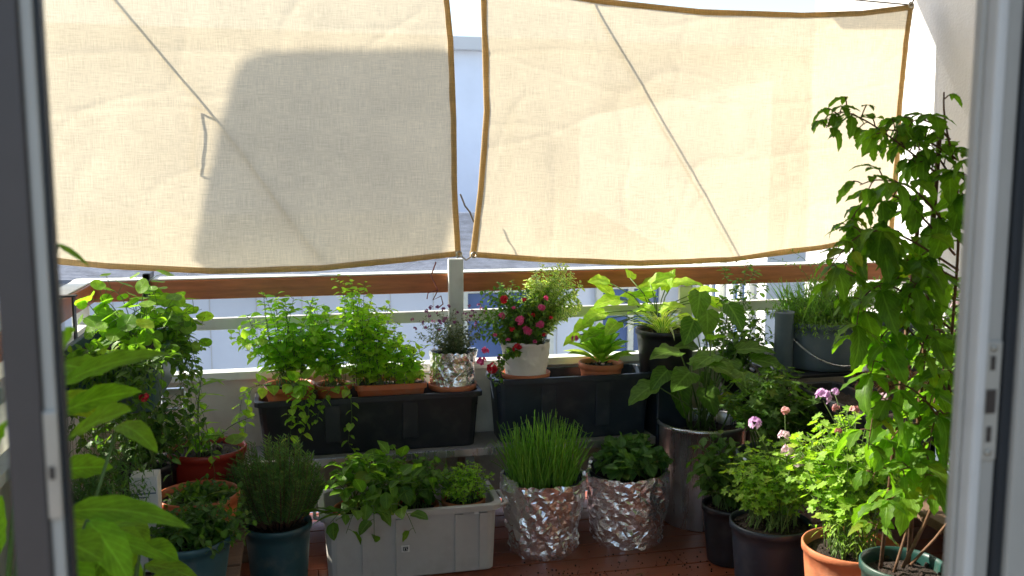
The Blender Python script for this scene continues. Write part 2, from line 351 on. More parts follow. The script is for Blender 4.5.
def put_leaf(F, S, p, d, spec, rng, sc_=1.0):
    L = spec['L'] * sc_ * rng.uniform(.55, 1.25); W = spec['W'] / spec['L'] * L
    pet = spec.get('pet', 0) * sc_ * rng.uniform(.6, 1.2)
    q = V(p)
    if pet:
        q = V(p) + V(d).normalized() * pet + V((0, 0, pet * .25)); S.tube([p, (V(p) + q) / 2 + V((0, 0, pet * .12)), q], spec.get('pr', .0011), 4)
    d2 = (V(d).normalized() + V((0, 0, -spec.get('droop', .2) * rng.uniform(.3, 1.5)))).normalized()
    up = V((rng.uniform(-.35, .35), rng.uniform(-.35, .35), 1))
    if abs(d2.dot(up.normalized())) > .93: up = V(d) * -1 + V((rng.uniform(-.4, .4), rng.uniform(-.4, .4), .2))
    if spec['kind'] == 'disc':
        nn = (V((0, 0, 1)) * spec.get('flat', .7) + V(d) * .5 + V((rng.uniform(-.5, .5), rng.uniform(-.5, .5), 0))).normalized()
        disc(F, q, nn, L * .5, spec.get('lobes', 0), spec.get('depth', .2), spec.get('cup', .12), spec.get('notch', False), rng=rng)
    else:
        if spec.get('tri'):
            sd_ = d2.cross(V((0, 0, 1)));
            sd_ = sd_.normalized() if sd_.length > .05 else V((1, 0, 0))
            for sg in (-1, 1):
                leaf(F, q, d2 * .6 + sd_ * sg * rng.uniform(.6, 1), up, L * rng.uniform(.6, .8), W * .75, spec['kind'], spec.get('curl', .6) * rng.uniform(.4, 1.5), spec.get('fold', .25), spec.get('n', 4), spec.get('serr', 0), rng, spec.get('wav', 0))
        leaf(F, q, d2, up, L, W, spec['kind'], spec.get('curl', .6) * rng.uniform(.4, 1.5), spec.get('fold', .25), spec.get('n', 4), spec.get('serr', 0), rng, spec.get('wav', 0))
def along(F, S, pts, spec, nl, rng, t0=.2, sr=.002, pow_=1, topscale=.6, sides=5, whorl=1, tangent=.35):
    """leaves on a smooth path through pts"""
    pts = [V(p) for p in pts]; path = []
    m = len(pts)
    if m == 2: path = [pts[0].lerp(pts[1], i / 4) for i in range(5)]
    else:
        for i in range(m - 1):
            p0 = pts[max(i - 1, 0)]; p1 = pts[i]; p2 = pts[i + 1]; p3 = pts[min(i + 2, m - 1)]
            for j in range(4):
                t = j / 4
                path.append(.5 * ((2 * p1) + (p2 - p0) * t + (2 * p0 - 5 * p1 + 4 * p2 - p3) * t * t + (3 * p1 - p0 - 3 * p2 + p3) * t ** 3))
        path.append(pts[-1])
    k = len(path)
    S.tube(path, [sr * (1 - .65 * i / (k - 1)) for i in range(k)], sides)
    az = rng.uniform(0, 6.28)
    for i in range(nl):
        t = t0 + (1 - t0) * (i + rng.uniform(0, .5)) / nl; t = min(t, .999)
        f = t * (k - 1); a = int(f); p = path[a].lerp(path[a + 1], f - a); tg = (path[a + 1] - path[a]).normalized()
        s1 = tg.orthogonal().normalized(); s2 = tg.cross(s1); az += 2.4
        for wz in range(whorl):
            zz = az + wz * 2 * math.pi / whorl
            d = s1 * math.cos(zz) + s2 * math.sin(zz) + tg * tangent
            put_leaf(F, S, p, d, spec, rng, 1 - (1 - topscale) * t)
def bush(F, S, base, r0, c, rad, ns, nl, spec, rng, sr=.002, t0=.25, bow=.5, topscale=.65, whorl=1, tangent=.35, lo=-.3):
    base = V(base); c = V(c)
    for i in range(ns):
        a = rng.uniform(0, 6.28); rr = r0 * math.sqrt(rng.random()); b = base + V((rr * math.cos(a), rr * math.sin(a), 0))
        while 1:
            u = V((rng.uniform(-1, 1), rng.uniform(-1, 1), rng.uniform(lo, 1)))
            if .25 < u.length < 1: break
        u = u.normalized() * u.length ** .5
        tip = c + V((u.x * rad[0], u.y * rad[1], u.z * rad[2]))
        mid = b.lerp(tip, .5); mid.z += bow * abs(tip.z - b.z) * .5; mid.x = mid.x * .6 + b.x * .4; mid.y = mid.y * .6 + b.y * .4
        pth = [bez(b, mid, tip, t / 4) for t in range(5)]
        along(F, S, pth, spec, nl, rng, t0, sr, topscale=topscale, whorl=whorl, tangent=tangent)
def flower_head(parent, c, size, m, nfl=9, rng=rnd, face=(0, -.6, .6), petals=5, name='flower_head'):
    F = MB(); c = V(c)
    for i in range(nfl):
        u = V((rng.gauss(0, 1), rng.gauss(0, 1), rng.gauss(0, .7)))
        u = (u.normalized() + V(face) * .6).normalized() if nfl > 1 else V(face).normalized()
        q = c + u * size * (.45 * rng.uniform(.5, 1.1) if nfl > 1 else .0); a0 = u.orthogonal().normalized(); b0 = u.cross(a0); ps = size * ((.42 if nfl < 12 else .3) if nfl > 1 else .5)
        o = rng.uniform(0, 6)
        for k in range(petals):
            t = o + k * 6.283 / petals; d = a0 * math.cos(t) + b0 * math.sin(t) + u * .25
            leaf(F, q, d, u, ps * rng.uniform(.85, 1.15), ps * .8, 'obov', .4, .15, 3, 0, rng)
    return F.build(name, m, parent)
# ------------------------------------------------------------------ pots
def pot_mesh(cx, cy, z0, z1, r, taper=.76, lip=.022, th=.006, ribs=False, n=56):
    B = MB(); h = z1 - z0; rb = r * taper; lz = lip
    P = [(rb * .96, 0), (rb, .004), ]
    for i in range(1, 8):
        t = i / 8; P.append((rb + (r - .006 - rb) * t, .004 + (h - lz - .004) * t))
    P += [(r - .006, h - lz - .001), (r, h - lz + .001), (r, h - .003), (r - .002, h), (r - th, h), (r - th - .003, h - .01), (r - th - .004, h - lz), (rb - th, .01)]
    fn = None
    if ribs: fn = lambda a, z, t, i: (a * (1 + .012 * math.cos(24 * t)) if 1 < i < 9 else a, z)
    B.lathe(P, (cx, cy, z0), n, fn, caps=True); return B
def soil_mesh(cx, cy, z, r, seed=0):
    B = MB(); n = 28; vs = [(cx, cy, z + .006)]; fs = []
    for ring in range(1, 7):
        for k in range(n):
            t = 6.2832 * k / n; rr = r * ring / 6; x = cx + rr * math.cos(t); y = cy + rr * math.sin(t)
            vs.append((x, y, z + .008 * mn.noise(V((x * 60, y * 60, seed))) + (0 if ring < 6 else -.004)))
    for k in range(n): fs.append((0, 1 + k, 1 + (k + 1) % n))
    for ring in range(5):
        for k in range(n):
            a = 1 + ring * n; fs.append((a + k, a + n + k, a + n + (k + 1) % n, a + (k + 1) % n))
    B.add(vs, fs)
    r2 = random.Random(seed)
    for i in range(40):
        a = r2.uniform(0, 6.28); rr = r * .92 * math.sqrt(r2.random()); s = r2.uniform(.002, .006)
        B.tube([(cx + rr * math.cos(a), cy + rr * math.sin(a), z), (cx + rr * math.cos(a) + s, cy + rr * math.sin(a) + s * .5, z + s * 1.3)], s, 5)
    return B
def potted(name, label, cat, cx, cy, z0, z1, r, pm, group=None, soil_drop=.02, **k):
    t = thing(name, label, cat, (cx, cy, z0), group)
    pot_mesh(cx, cy, z0, z1, r, **k).build('pot', M[pm], t)
    soil_mesh(cx, cy, z1 - soil_drop, r - .009, int(cx * 100)).build('soil', M['soil'], t)
    return t
def trough_mesh(x0, x1, y0, y1, z0, z1, inset=.03, rim=.012, th=.006, rr=.03, bottom=True):
    """open-topped box planter with rounded corners, flared walls and a rolled rim"""
    B = MB()
    def ring(dx, z, r_):
        a0, a1, b0, b1 = x0 + dx, x1 - dx, y0 + dx, y1 - dx; out = []
        for (cx, cy, s) in ((a1 - r_, b0 + r_, -90), (a1 - r_, b1 - r_, 0), (a0 + r_, b1 - r_, 90), (a0 + r_, b0 + r_, 180)):
            for j in range(4):
                t = R(s + j * 30); out.append((cx + r_ * math.cos(t), cy + r_ * math.sin(t), z))
        return out
    h = z1 - z0
    B.loft([ring(inset + .004, z0, rr * .7), ring(inset, z0 + .004, rr * .7), ring(rim + .001, z1 - .022, rr), ring(rim, z1 - .021, rr), ring(0, z1 - .020, rr), ring(0, z1 - .002, rr), ring(.003, z1, rr),
            ring(rim + th - .002, z1, rr), ring(rim + th, z1 - .003, rr), ring(inset + th, z0 + .012, rr * .7)], True, True)
    return B
def rect_soil(x0, x1, y0, y1, z, seed):
    B = MB(); nx = int((x1 - x0) / .015) + 2; ny = int((y1 - y0) / .015) + 2; vs = []; fs = []
    for j in range(ny):
        for i in range(nx):
            x = x0 + (x1 - x0) * i / (nx - 1); y = y0 + (y1 - y0) * j / (ny - 1)
            vs.append((x, y, z + .012 * mn.noise(V((x * 40, y * 40, seed)))))
    for j in range(ny - 1):
        for i in range(nx - 1): a = j * nx + i; fs.append((a, a + 1, a + nx + 1, a + nx))
    B.add(vs, fs); return B
def foil_mesh(cx, cy, z0, z1, r, taper=.82, seed=0, amp=.012, jag=.02, cell=.011, soft=False):
    """a sheet crumpled round a pot: flat facets in three sizes of fold, folded in over the rim"""
    B = MB(); g = random.Random(seed); n = int(2 * math.pi * r / cell / 12) * 12; m = int((z1 - z0) / cell) + 1
    def lat(step):
        w_ = n // step; T = {}
        def f(i, j):
            x = i / step; y = j / step + .5 * (int(x) % 2); i0 = int(math.floor(x)); j0 = int(math.floor(y)); u = x - i0; v_ = y - j0
            h = [T.setdefault(((i0 + p) % w_, j0 + q), g.uniform(-1, 1)) for p, q in ((0, 0), (1, 0), (0, 1), (1, 1))]
            return h[0] + (h[1] - h[0]) * u + (h[2] - h[0]) * v_ if u + v_ < 1 else h[3] + (h[2] - h[3]) * (1 - u) + (h[1] - h[3]) * (1 - v_)
        return f
    L1, L2, L3 = lat(12), lat(4), lat(2); vs = []
    for j in range(m + 1):
        u = j / m
        for k in range(n):
            t = 2 * math.pi * (k + g.uniform(-.38, .38)) / n; z = (z1 - z0) * min(1, max(0, u + (g.uniform(-.35, .35) / m if 0 < j < m else 0)))
            d = amp * (.9 * L1(k, j) + .65 * L2(k, j) + .4 * L3(k, j) + (.04 if soft else .15) * g.uniform(-1, 1)) + amp * .6
            if j > m - 3: z += jag * (L1(k, 90) + .6 * L2(k, 90)) * (.5 if j < m else 1) + .004 * g.uniform(-1, 1); d += .004 * (j - m + 3) * L2(k, 77)
            rr = r * (taper + (1 - taper) * u) + d
            vs.append((cx + rr * math.cos(t), cy + rr * math.sin(t), z0 + max(0, z)))
    for q_, dz in ((.93, -.003), (.90, -.045)):
        for k in range(n):
            q = vs[m * n + k]; vs.append((cx + (q[0] - cx) * q_, cy + (q[1] - cy) * q_, q[2] + dz))
    fs = []
    for j in range(m + 2):
        for k in range(n):
            k2 = (k + 1) % n; a_, b_, c_, d_ = j * n + k, j * n + k2, (j + 1) * n + k2, (j + 1) * n + k
            if g.random() < .5: fs += [(a_, b_, c_), (a_, c_, d_)]
            else: fs += [(a_, b_, d_), (b_, c_, d_)]
    B.add(vs, fs, smooth=soft); return B
# =================================================================== THE SETTING
gY = 3.72            # railing plane
# street and ground far below
b = MB(); b.box((-200, -60, -10.2), (200, 300, -10)); struct(b.build('ground', M['street']))
b = MB(); b.box((-.84, .86, -.18), (2.86, 3.84, -.032)); struct(b.build('balcony_slab', M['plaster']))
B = MB(); y = .9; i = 0                          # deck boards in one sheet of boards
while y < 3.80:
    x = -.84; cuts = sorted([-.84, rnd.uniform(-.4, .4), rnd.uniform(.9, 2.0), 2.855])
    for a, c in zip(cuts[:-1], cuts[1:]): B.box((a + .0015, y, -.03), (c - .0015, min(y + .118, 3.82), rnd.uniform(-.0012, .0)))
    y += .1235
struct(B.build('floor', M['deck'], bevel=.002))
# right wall, wall with the doorway, unseen slab overhead shaped to block sun
b = MB(); b.box((2.72, .7, -.3), (3.1, 4.6, 3.2)); tag(b.build('side_wall', M['plaster']), 'rough white plaster wall at the right end of the balcony, beside the right curtain', 'wall')
b = MB(); b.box((.76, .45, -.3), (2.86, .76, 2.7)); b.box((-1.6, .45, -.3), (-.95, .76, 2.7)); b.box((-.95, .45, 2.25), (.76, .76, 2.7))
tag(b.build('house_wall', M['plaster']), 'white house wall around the open balcony doorway', 'wall')
b = MB(); b.box((-1.2, .55, 2.72), (3.1, 3.15, 2.88)); b.box((1.5, 3.152, 2.72), (3.1, 4.15, 2.88)); struct(b.build('shade_slab', M['bench']))  # front edge and right-hand extension placed to shade climber and side wall
b = MB(); b.box((-1.6, -3.0, -.1), (2.9, .86, -.02)); struct(b.build('room_floor', M['wood']))
# neighbouring houses
def house(name, label, x0, x1, y0, y1, z0, z1, fm):
    t = thing(name, label, 'building', ((x0 + x1) / 2, y0, z0)); b = MB(); b.box((x0, y0, z0), (x1, y1, z1)); b.build('wall', M[fm], t); return t
def window(t, x0, x1, z0, z1, y, n=2):
    f = MB(); e = .07
    f.box((x0, y - .05, z0), (x1, y - .003, z0 + e)); f.box((x0, y - .05, z1 - e), (x1, y - .003, z1))
    f.box((x0, y - .05, z0 + e), (x0 + e, y - .003, z1 - e)); f.box((x1 - e, y - .05, z0 + e), (x1, y - .003, z1 - e))
    for i in range(1, n):
        x = x0 + (x1 - x0) * i / n; f.box((x - .03, y - .045, z0 + e), (x + .03, y - .003, z1 - e))
    o = f.build('window', M['white_paint'], t)
    g = MB(); g.box((x0 + e, y - .02, z0 + e), (x1 - e, y - .006, z1 - e)); p_ = g.build('pane', M['bluepane'], None, origin=t.location); p_.location = (0, 0, 0); p_.parent = o
hB = house('rear_house', 'pale blue house with a grey tiled roof and dark blue windows, seen under the handrail', -9, 3.99, 9, 13, -10, .42, 'facade')
b = MB(); n = 60
for i in range(n):                                            # roof in tile courses
    y0_ = 8.8 + 3.4 * i / n; z0_ = .44 + .42 * i / n; b.box((-9.2, y0_, z0_), (3.98, y0_ + 3.4 / n + .05, z0_ + .035))
b.build('roof', M['tiles'], hB)
for cx in (1.62, 3.1, 4.6):
    pass
window(hB, 1.55, 2.5, -.95, .30, 9)
window(hB, 2.95, 3.7, -.95, .30, 9)
b = MB()
for i in range(30): b.box((-8.8 + i * .42, 8.994, -6), (-8.792 + i * .42, 8.9985, .3))
b.build('board_seam', M['facade_w'], hB)
hA = house('apartment_block', 'tall pale blue block seen through the gap between the two curtains', -8, 9, 15, 20, -10, 3.35, 'facade')
b = MB(); b.box((-8.2, 14.8, 3.352), (9.2, 20.2, 3.55)); b.build('cornice', M['facade_w'], hA)
for cx in (5.6, ): window(hA, cx - .6, cx + .6, 1.35, 2.9, 15)
b = MB(); b.tube([(3.42, 14.9, -10), (3.42, 14.9, 2.6)], .05, 10); b.box((3.3, 14.8, 2.2), (3.54, 14.995, 2.34)); b.build('drain_pipe', M['white_paint'], hA)
hC = house('white_wing', 'sunlit white building wing standing to the right beyond the railing', 4.0, 8, 7.4, 13, -10, 2.2, 'facade_w')
for cy in (7.6, 8.2, 8.75):
    f = MB(); f.box((3.94, cy, -1.2), (3.997, cy + .08, .6)); f.box((3.94, cy + .32, -1.2), (3.997, cy + .40, .6)); f.box((3.94, cy + .08, .52), (3.997, cy + .32, .6)); f.box((3.94, cy + .08, -1.2), (3.997, cy + .32, -1.12)); f.box((3.94, cy + .18, -1.12), (3.99, cy + .22, .52))
    o = f.build('window', M['white_paint'], hC); g = MB(); g.box((3.97, cy + .08, -1.12), (3.99, cy + .32, .52)); p_ = g.build('pane', M['bluepane'], None, origin=hC.location); p_.location = (0, 0, 0); p_.parent = o
# unseen board added outside, outlined so that its shadow falls on the left curtain
D = 1.1; sx = -D * math.tan(SUN_AZ); sz = D * math.tan(SUN_EL) / math.cos(SUN_AZ); yc = 3.66 + D
sh = [(191, 258), (203, 190), (220, 120), (234, 78), (245, 60), (262, 52), (330, 50), (441, 46), (439, 150), (426, 215), (418, 258)]
pts = [A(x_, y_, 3.66) for x_, y_ in sh]; P2 = [(q.x + sx, q.z + sz) for q in pts]
b = MB(); b.loft([[(x_, yc, z_) for x_, z_ in P2], [(x_, yc + .06, z_) for x_, z_ in P2]], True, True)
mx_ = (P2[0][0] + P2[-1][0]) / 2
t = thing('shadow_board', 'added unseen white board on a mast beyond the railing, shaped to cast the broad curtain shadow', 'board', (mx_, yc, -10))
b.build('panel', M['facade_w'], t); b = MB(); b.tube([(mx_, yc + .1, -10), (mx_, yc + .1, P2[5][1])], .03, 10); b.build('mast', M['steel'], t)
b = MB(); b.box((-.93, .85, -.3), (-.87, 3.02, 2.72)); tag(b.build('sun_block_partition', M['plaster']), 'added plain white partition blocking sun from the left side of the balcony behind the door leaf', 'partition')  # added out of view to keep low sun off the near floor and leaves
# =================================================================== RAILING
rl = thing('balcony_railing', 'white balcony railing with varnished brown wooden handrail under the curtains', 'railing', (1, gY, 0))
b = MB(); b.box((-.82, gY - .035, .925), (2.855, gY + .06, 1.0)); b.build('handrail', M['rail_wood'], rl, bevel=.004)
b = MB(); b.box((-.82, .9, .925), (-.74, gY - .038, 1.0)); b.build('handrail', M['rail_wood'], rl, bevel=.004)
b = MB(); b.box((-.82, gY - .03, 1.0015), (2.854, gY + .055, 1.006)); b.box((-.815, .9, 1.0015), (-.745, gY - .033, 1.006)); b.build('handrail_cap', M['white_paint'], rl)
for z0_, z1_ in ((.80, .845),):
    b = MB(); b.box((-.80, gY - .005, z0_), (2.855, gY + .03, z1_)); b.build('mid_rail', M['white_paint'], rl, bevel=.003)
    b = MB(); b.box((-.80, .9, z0_), (-.765, gY - .008, z1_)); b.build('mid_rail', M['white_paint'], rl, bevel=.003)
b = MB(); b.box((-.80, gY + .0, .04), (2.855, gY + .03, .60)); b.build('lower_panel', M['panel'], rl)
b = MB(); b.box((-.80, gY - .02, .602), (2.855, gY + .05, .635)); b.build('panel_cap', M['white_paint'], rl, bevel=.003)
b = MB(); b.box((-.80, .9, .04), (-.77, gY - .003, .60)); b.build('lower_panel', M['panel'], rl)
b = MB(); b.box((-.81, .9, .602), (-.755, gY - .023, .635)); b.build('panel_cap', M['white_paint'], rl, bevel=.003)
for px_ in (-.795, .615, 1.62, 2.62):
    b = MB(); b.box((px_ - .03, gY - .062 if px_ == .615 else gY - .030, .637), (px_ + .03, gY - .037 if px_ == .615 else gY - .008, 1.062 if px_ == .615 else .92)); b.build('post', M['white_paint'], rl, bevel=.003)
for y_ in (2.6, 1.5):
    b = MB(); b.box((-.737, y_ - .025, .03), (-.715, y_ + .025, .98)); b.build('post', M['white_paint'], rl, bevel=.003)
# =================================================================== CURTAINS
CY = 3.66
def interp(poly, t):
    L_ = [0]
    for a, c in zip(poly[:-1], poly[1:]): L_.append(L_[-1] + (c - a).length)
    s = t * L_[-1]
    for i in range(len(poly) - 1):
        if s <= L_[i + 1] or i == len(poly) - 2:
            return poly[i].lerp(poly[i + 1], (s - L_[i]) / (L_[i + 1] - L_[i]))
def curtain(label, top, bot, left, right, seed, hems):
    t = thing('curtain', label, 'curtain', (interp(bot, .5).x, CY, 1.05), 'linen curtains tied over the railing')
    def wr(x, z, k):      # folds
        d = .010 * mn.noise(V((x * 1.2, z * .9, seed))) + .0012 * mn.noise(V((x * 7, z * 3, seed + 3)))
        d += .0016 * (1 - abs(mn.noise(V((x * 1.6 + z * 1.5, z * 2.0 - x * 1.1, seed + 8))))) ** 40
        d += .0014 * (1 - abs(mn.noise(V((x * .8 - z * .6, z * 3.3, seed + 12))))) ** 40
        d += .0014 * (1 - abs(mn.noise(V((x * 3.3 - z * .3, z * .8, seed + 22))))) ** 40
        return d
    nu, nv = 150, 110
    Tb, Bb, Lb, Rb = top, bot, left, right
    def S_(u, v):
        c = interp(Bb, u) * (1 - v) + interp(Tb, u) * v + interp(Lb, v) * (1 - u) + interp(Rb, v) * u
        c -= Bb[0] * (1 - u) * (1 - v) + Bb[-1] * u * (1 - v) + Tb[0] * (1 - u) * v + Tb[-1] * u * v
        return V((c.x, CY - wr(c.x, c.z, 0) * 1.6, c.z))
    g = MB(); vs = [S_(i / nu, j / nv) for j in range(nv + 1) for i in range(nu + 1)]
    g.add(vs, [(j * (nu + 1) + i, j * (nu + 1) + i + 1, (j + 1) * (nu + 1) + i + 1, (j + 1) * (nu + 1) + i) for j in range(nv) for i in range(nu)])
    g.build('cloth', M['cloth'], t)
    for h in hems:
        e = MB(); W_ = .022; pts_ = []
        for i in range(81):
            k = i / 80
            wv = W_ * (1 + .18 * mn.noise(V((k * 9, seed, len(h)))))
            if h == 'bottom': a = S_(k, 0); c = a + V((0, 0, wv))
            elif h == 'top': a = S_(k, 1); c = a - V((0, 0, wv))
            elif h == 'left': a = S_(0, k); c = a + V((wv, 0, 0))
            else: a = S_(1, k); c = a - V((wv, 0, 0))
            pts_.append((a, c))
        vs = []
        for a, c in pts_: vs += [a + V((0, -.0045, 0)), (a + c) / 2 + V((0, -.007, 0)), c + V((0, -.0045, 0)), c + V((0, .004, 0)), a + V((0, .004, 0))]
        fs = []
        for i in range(80):
            for j in range(5): fs.append((i * 5 + j, i * 5 + (j + 1) % 5, (i + 1) * 5 + (j + 1) % 5, (i + 1) * 5 + j))
        e.add(vs, fs); e.build('hem', M['hem'], t)
    return t, S_
def torus(B, c, R_, r_, n=20, m=8):
    B.tube([V(c) + V((R_ * math.cos(k * 6.2832 / n), 0, R_ * math.sin(k * 6.2832 / n))) for k in range(n + 1)], r_, m)
ap = lambda L_: [A(x_, y_, CY) for x_, y_ in L_]
cl, SL = curtain('left linen curtain with a broad shadow on it and a hanging string',
    [A(-140, -8, CY), A(150, -8, CY), A(448, -10, CY)],
    ap([(-140, 246), (20, 261), (110, 269), (215, 274), (320, 271), (400, 263), (461, 256)]),
    ap([(-140, 246), (-140, 100), (-140, -8)]), ap([(461, 256), (457, 190), (456, 120), (453, 40), (448, -10)]), 1.0, ['bottom', 'right'])
cr, SR = curtain('right linen curtain, plain and sunlit, its top edge slanting to the wall',
    ap([(480, -22), (600, -2), (700, 9), (800, 13), (860, 11), (914, 4)]),
    ap([(470, 257), (540, 262), (640, 266), (730, 262), (820, 250), (893, 236)]),
    ap([(470, 257), (478, 190), (484, 110), (482, 40), (480, -22)]), ap([(893, 236), (899, 170), (903, 100), (909, 40), (914, 4)]), 5.0, ['bottom', 'left', 'right', 'top'])
for t_, q in ((cl, (459, 254)), (cr, (474, 255)), (cr, (911, 5))):
    b = MB(); c = A(q[0], q[1], CY - .016); torus(b, c, .010, .004); b.build('grommet', M['brass'], t_)
b = MB(); c = A(911, 5, CY); b.tube([c, c + V((.07, .0, .12)), (2.719, CY, c.z + .2)], .003, 6); b.tube([A(911, 5, CY) , A(640, -20, CY), A(480, -40, CY), A(-140, -70, CY)], .003, 6)
tag(b.build('support_rope', M['rope']), 'thin rope from the wall hook holding up the top corner of the right curtain', 'rope')
def rope(name, label, L_, y, r_, group=None):
    b = MB(); pts = [A(a, c_, y) for a, c_ in L_]; pp = []
    for p0, p1 in zip(pts[:-1], pts[1:]):
        for j in range(6): pp.append(p0.lerp(p1, j / 6))
    pp.append(pts[-1]); pp = [q + V((.002 * mn.noise(q * 15), 0, .002 * mn.noise(q * 15 + V((5, 5, 5))))) for q in pp]
    b.tube(pp, r_, 6); return tag(b.build(name, M['rope']), label, 'rope', group)
rope('guy_rope', 'taut rope crossing behind the left curtain diagonally', [(96, -20), (170, 68), (235, 145), (300, 235), (323, 262)], CY + .022, .0042)
rope('guy_rope', 'taut rope crossing behind the right curtain diagonally', [(580, -15), (640, 90), (700, 195), (737, 262)], CY + .022, .0042)
rope('string', 'loose looped string hanging behind the left curtain from its rope', [(205, 112), (193, 106), (196, 125), (192, 168), (200, 171), (212, 168)], CY + .02, .0036)
rope('tie_cord', 'thin dark cord hanging loose in the gap between the curtains', [(460, 194), (465, 206), (470, 212), (474, 222)], CY + .1, .0035)
rope('tie_cord', 'short cord knotting both curtain corners to the white post', [(453, 266), (459, 254), (466, 260), (474, 255)], gY + .03, .003)
# =================================================================== DOOR (left) AND FRAME (right)
def vbar(B, x0, x1, y0, y1, z0=-.01, z1=2.25): B.box((x0, y0, z0), (x1, y1, z1))
lp = lambda px, Y: A(px, 288, Y).x
dl = thing('balcony_door', 'open dark framed glass balcony door leaf with lock plate at the left', 'door', (lp(30, .7), .7, 0))
b = MB(); vbar(b, lp(-4, .70), lp(33, .70), .70, .74); b.build('stile', M['dark_frame'], dl, bevel=.002)
b = MB(); vbar(b, lp(33, .70) + .0005, lp(47, .70), .704, .73); b.build('edge_strip', M['alu_white'], dl, bevel=.002)
b = MB(); vbar(b, lp(47, .70) + .0005, lp(53, .70), .708, .722); b.build('gasket', M['rubber'], dl, bevel=.001)
b = MB(); vbar(b, -.95, lp(-4, .70) - .001, .722, .728, .08, 2.18); b.build('glass_pane', M['glassp'], dl)
b = MB(); b.box((-.95, .70, .0), (lp(-4, .7) - .001, .76, .078)); b.box((-.95, .70, 2.182), (lp(-4, .7) - .001, .76, 2.25)); b.build('rail', M['dark_frame'], dl, bevel=.002)
b = MB(); z0_ = A(50, 520, .70).z; z1_ = A(50, 412, .70).z; xm = (lp(36, .7) + lp(46, .7)) / 2
b.box((xm - .0045, .7005, z0_), (xm + .0045, .7035, z1_)); fp = b.build('lock_plate', M['plate'], dl, bevel=.001)
b = MB(); b.box((xm - .002, .6990, z0_ + .03), (xm + .0015, .7002, z1_ - .04)); q = b.build('bolt_slot', M['slot_shade'], None, origin=dl.location); q.parent = fp; q.location = (0, 0, 0)
fr = thing('door_frame', 'white balcony door frame with metal strike plate and black gasket at the right', 'door frame', (lp(985, .7), .7, 0))
x_ = [lp(v, .70) for v in (970, 978, 993, 1014, 1025)]
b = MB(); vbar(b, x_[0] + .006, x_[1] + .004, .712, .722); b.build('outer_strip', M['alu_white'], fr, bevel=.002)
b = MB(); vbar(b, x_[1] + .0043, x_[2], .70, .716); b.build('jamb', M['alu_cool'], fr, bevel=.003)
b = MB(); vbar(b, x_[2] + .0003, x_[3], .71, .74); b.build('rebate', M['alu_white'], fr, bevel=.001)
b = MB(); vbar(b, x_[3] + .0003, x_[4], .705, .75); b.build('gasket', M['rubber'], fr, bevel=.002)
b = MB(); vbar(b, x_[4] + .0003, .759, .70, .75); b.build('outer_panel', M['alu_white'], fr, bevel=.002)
z0_ = A(990, 463, .70).z; z1_ = A(990, 343, .70).z; xa, xb = lp(993, .7) + .0008, lp(1012.5, .7)
b = MB(); b.box((xa, .7065, z0_), (xb, .7098, z1_)); sp_ = b.build('strike_plate', M['plate'], fr, bevel=.0015)
xm = (xa + xb) / 2; hz = z1_ - z0_
for (f0, f1, w_) in ((.40, .60, .0050), (.16, .29, .0022), (.76, .88, .0022)):
    b = MB(); b.box((xm - w_, .7055, z0_ + hz * f0), (xm + w_, .7063, z0_ + hz * f1)); q = b.build('slot', M['slot_shade'], None, origin=fr.location); q.parent = sp_; q.location = (0, 0, 0)
for f0 in (.07, .94):
    b = MB(); b.tube([(xm, .7062, z0_ + hz * f0), (xm, .7045, z0_ + hz * f0)], .0028, 12); q = b.build('screw', M['brass'], None, origin=fr.location); q.parent = sp_; q.location = (0, 0, 0)
# =================================================================== SHELVES AND STANDS
t = thing('plant_shelf', 'low grey shelf with metal edge along the railing carrying the black planters', 'shelf', (.6, 3.6, 0))
b = MB(); b.box((-.2, 3.475, .318), (1.40, 3.695, .336)); b.build('board', M['bench'], t, bevel=.002)
b = MB(); b.box((-.2, 3.462, .308), (1.40, 3.473, .337)); b.build('metal_edge', M['steel'], t, bevel=.001)
for x0_ in (-.18, .62, 1.34):
    b = MB(); b.box((x0_, 3.50, 0), (x0_ + .035, 3.68, .317)); b.build('leg', M['bench'], t, bevel=.002)
t = thing('plant_bench', 'low dark bench under the pots in the left corner', 'bench', (-.45, 2.9, 0))
b = MB()
for i in range(6): b.box((-.70, 2.36 + i * .185, .235), (-.19, 2.36 + i * .185 + .17, .262))
b.build('top', M['wood'], t, bevel=.003)
for x0_, y0_ in ((-.69, 2.38), (-.235, 2.38), (-.69, 3.36), (-.235, 3.36)):
    b = MB(); b.box((x0_, y0_, 0), (x0_ + .04, y0_ + .04, .234)); b.build('leg', M['wood'], t, bevel=.002)
t = thing('plant_rack', 'black metal rack under the blue-grey bucket at the right', 'rack', (2.3, 3.5, 0))
b = MB(); b.box((1.87, 3.30, .585), (2.68, 3.66, .60)); b.build('shelf', M['black_plastic'], t, bevel=.003)
for x0_, y0_ in ((1.88, 3.31), (2.65, 3.31), (1.88, 3.63), (2.65, 3.63)):
    b = MB(); b.box((x0_, y0_, 0), (x0_ + .02, y0_ + .02, .584)); b.build('leg', M['black_plastic'], t)
t = thing('side_bench', 'dark wooden bench along the right wall carrying black boxes', 'bench', (2.2, 2.7, 0))
b = MB(); b.box((1.84, 2.1, .34), (2.66, 3.27, .37)); b.build('top', M['wood'], t, bevel=.003)
for x0_, y0_ in ((1.86, 2.12), (2.6, 2.12), (1.86, 3.2), (2.6, 3.2)):
    b = MB(); b.box((x0_, y0_, 0), (x0_ + .045, y0_ + .045, .339)); b.build('leg', M['wood'], t)
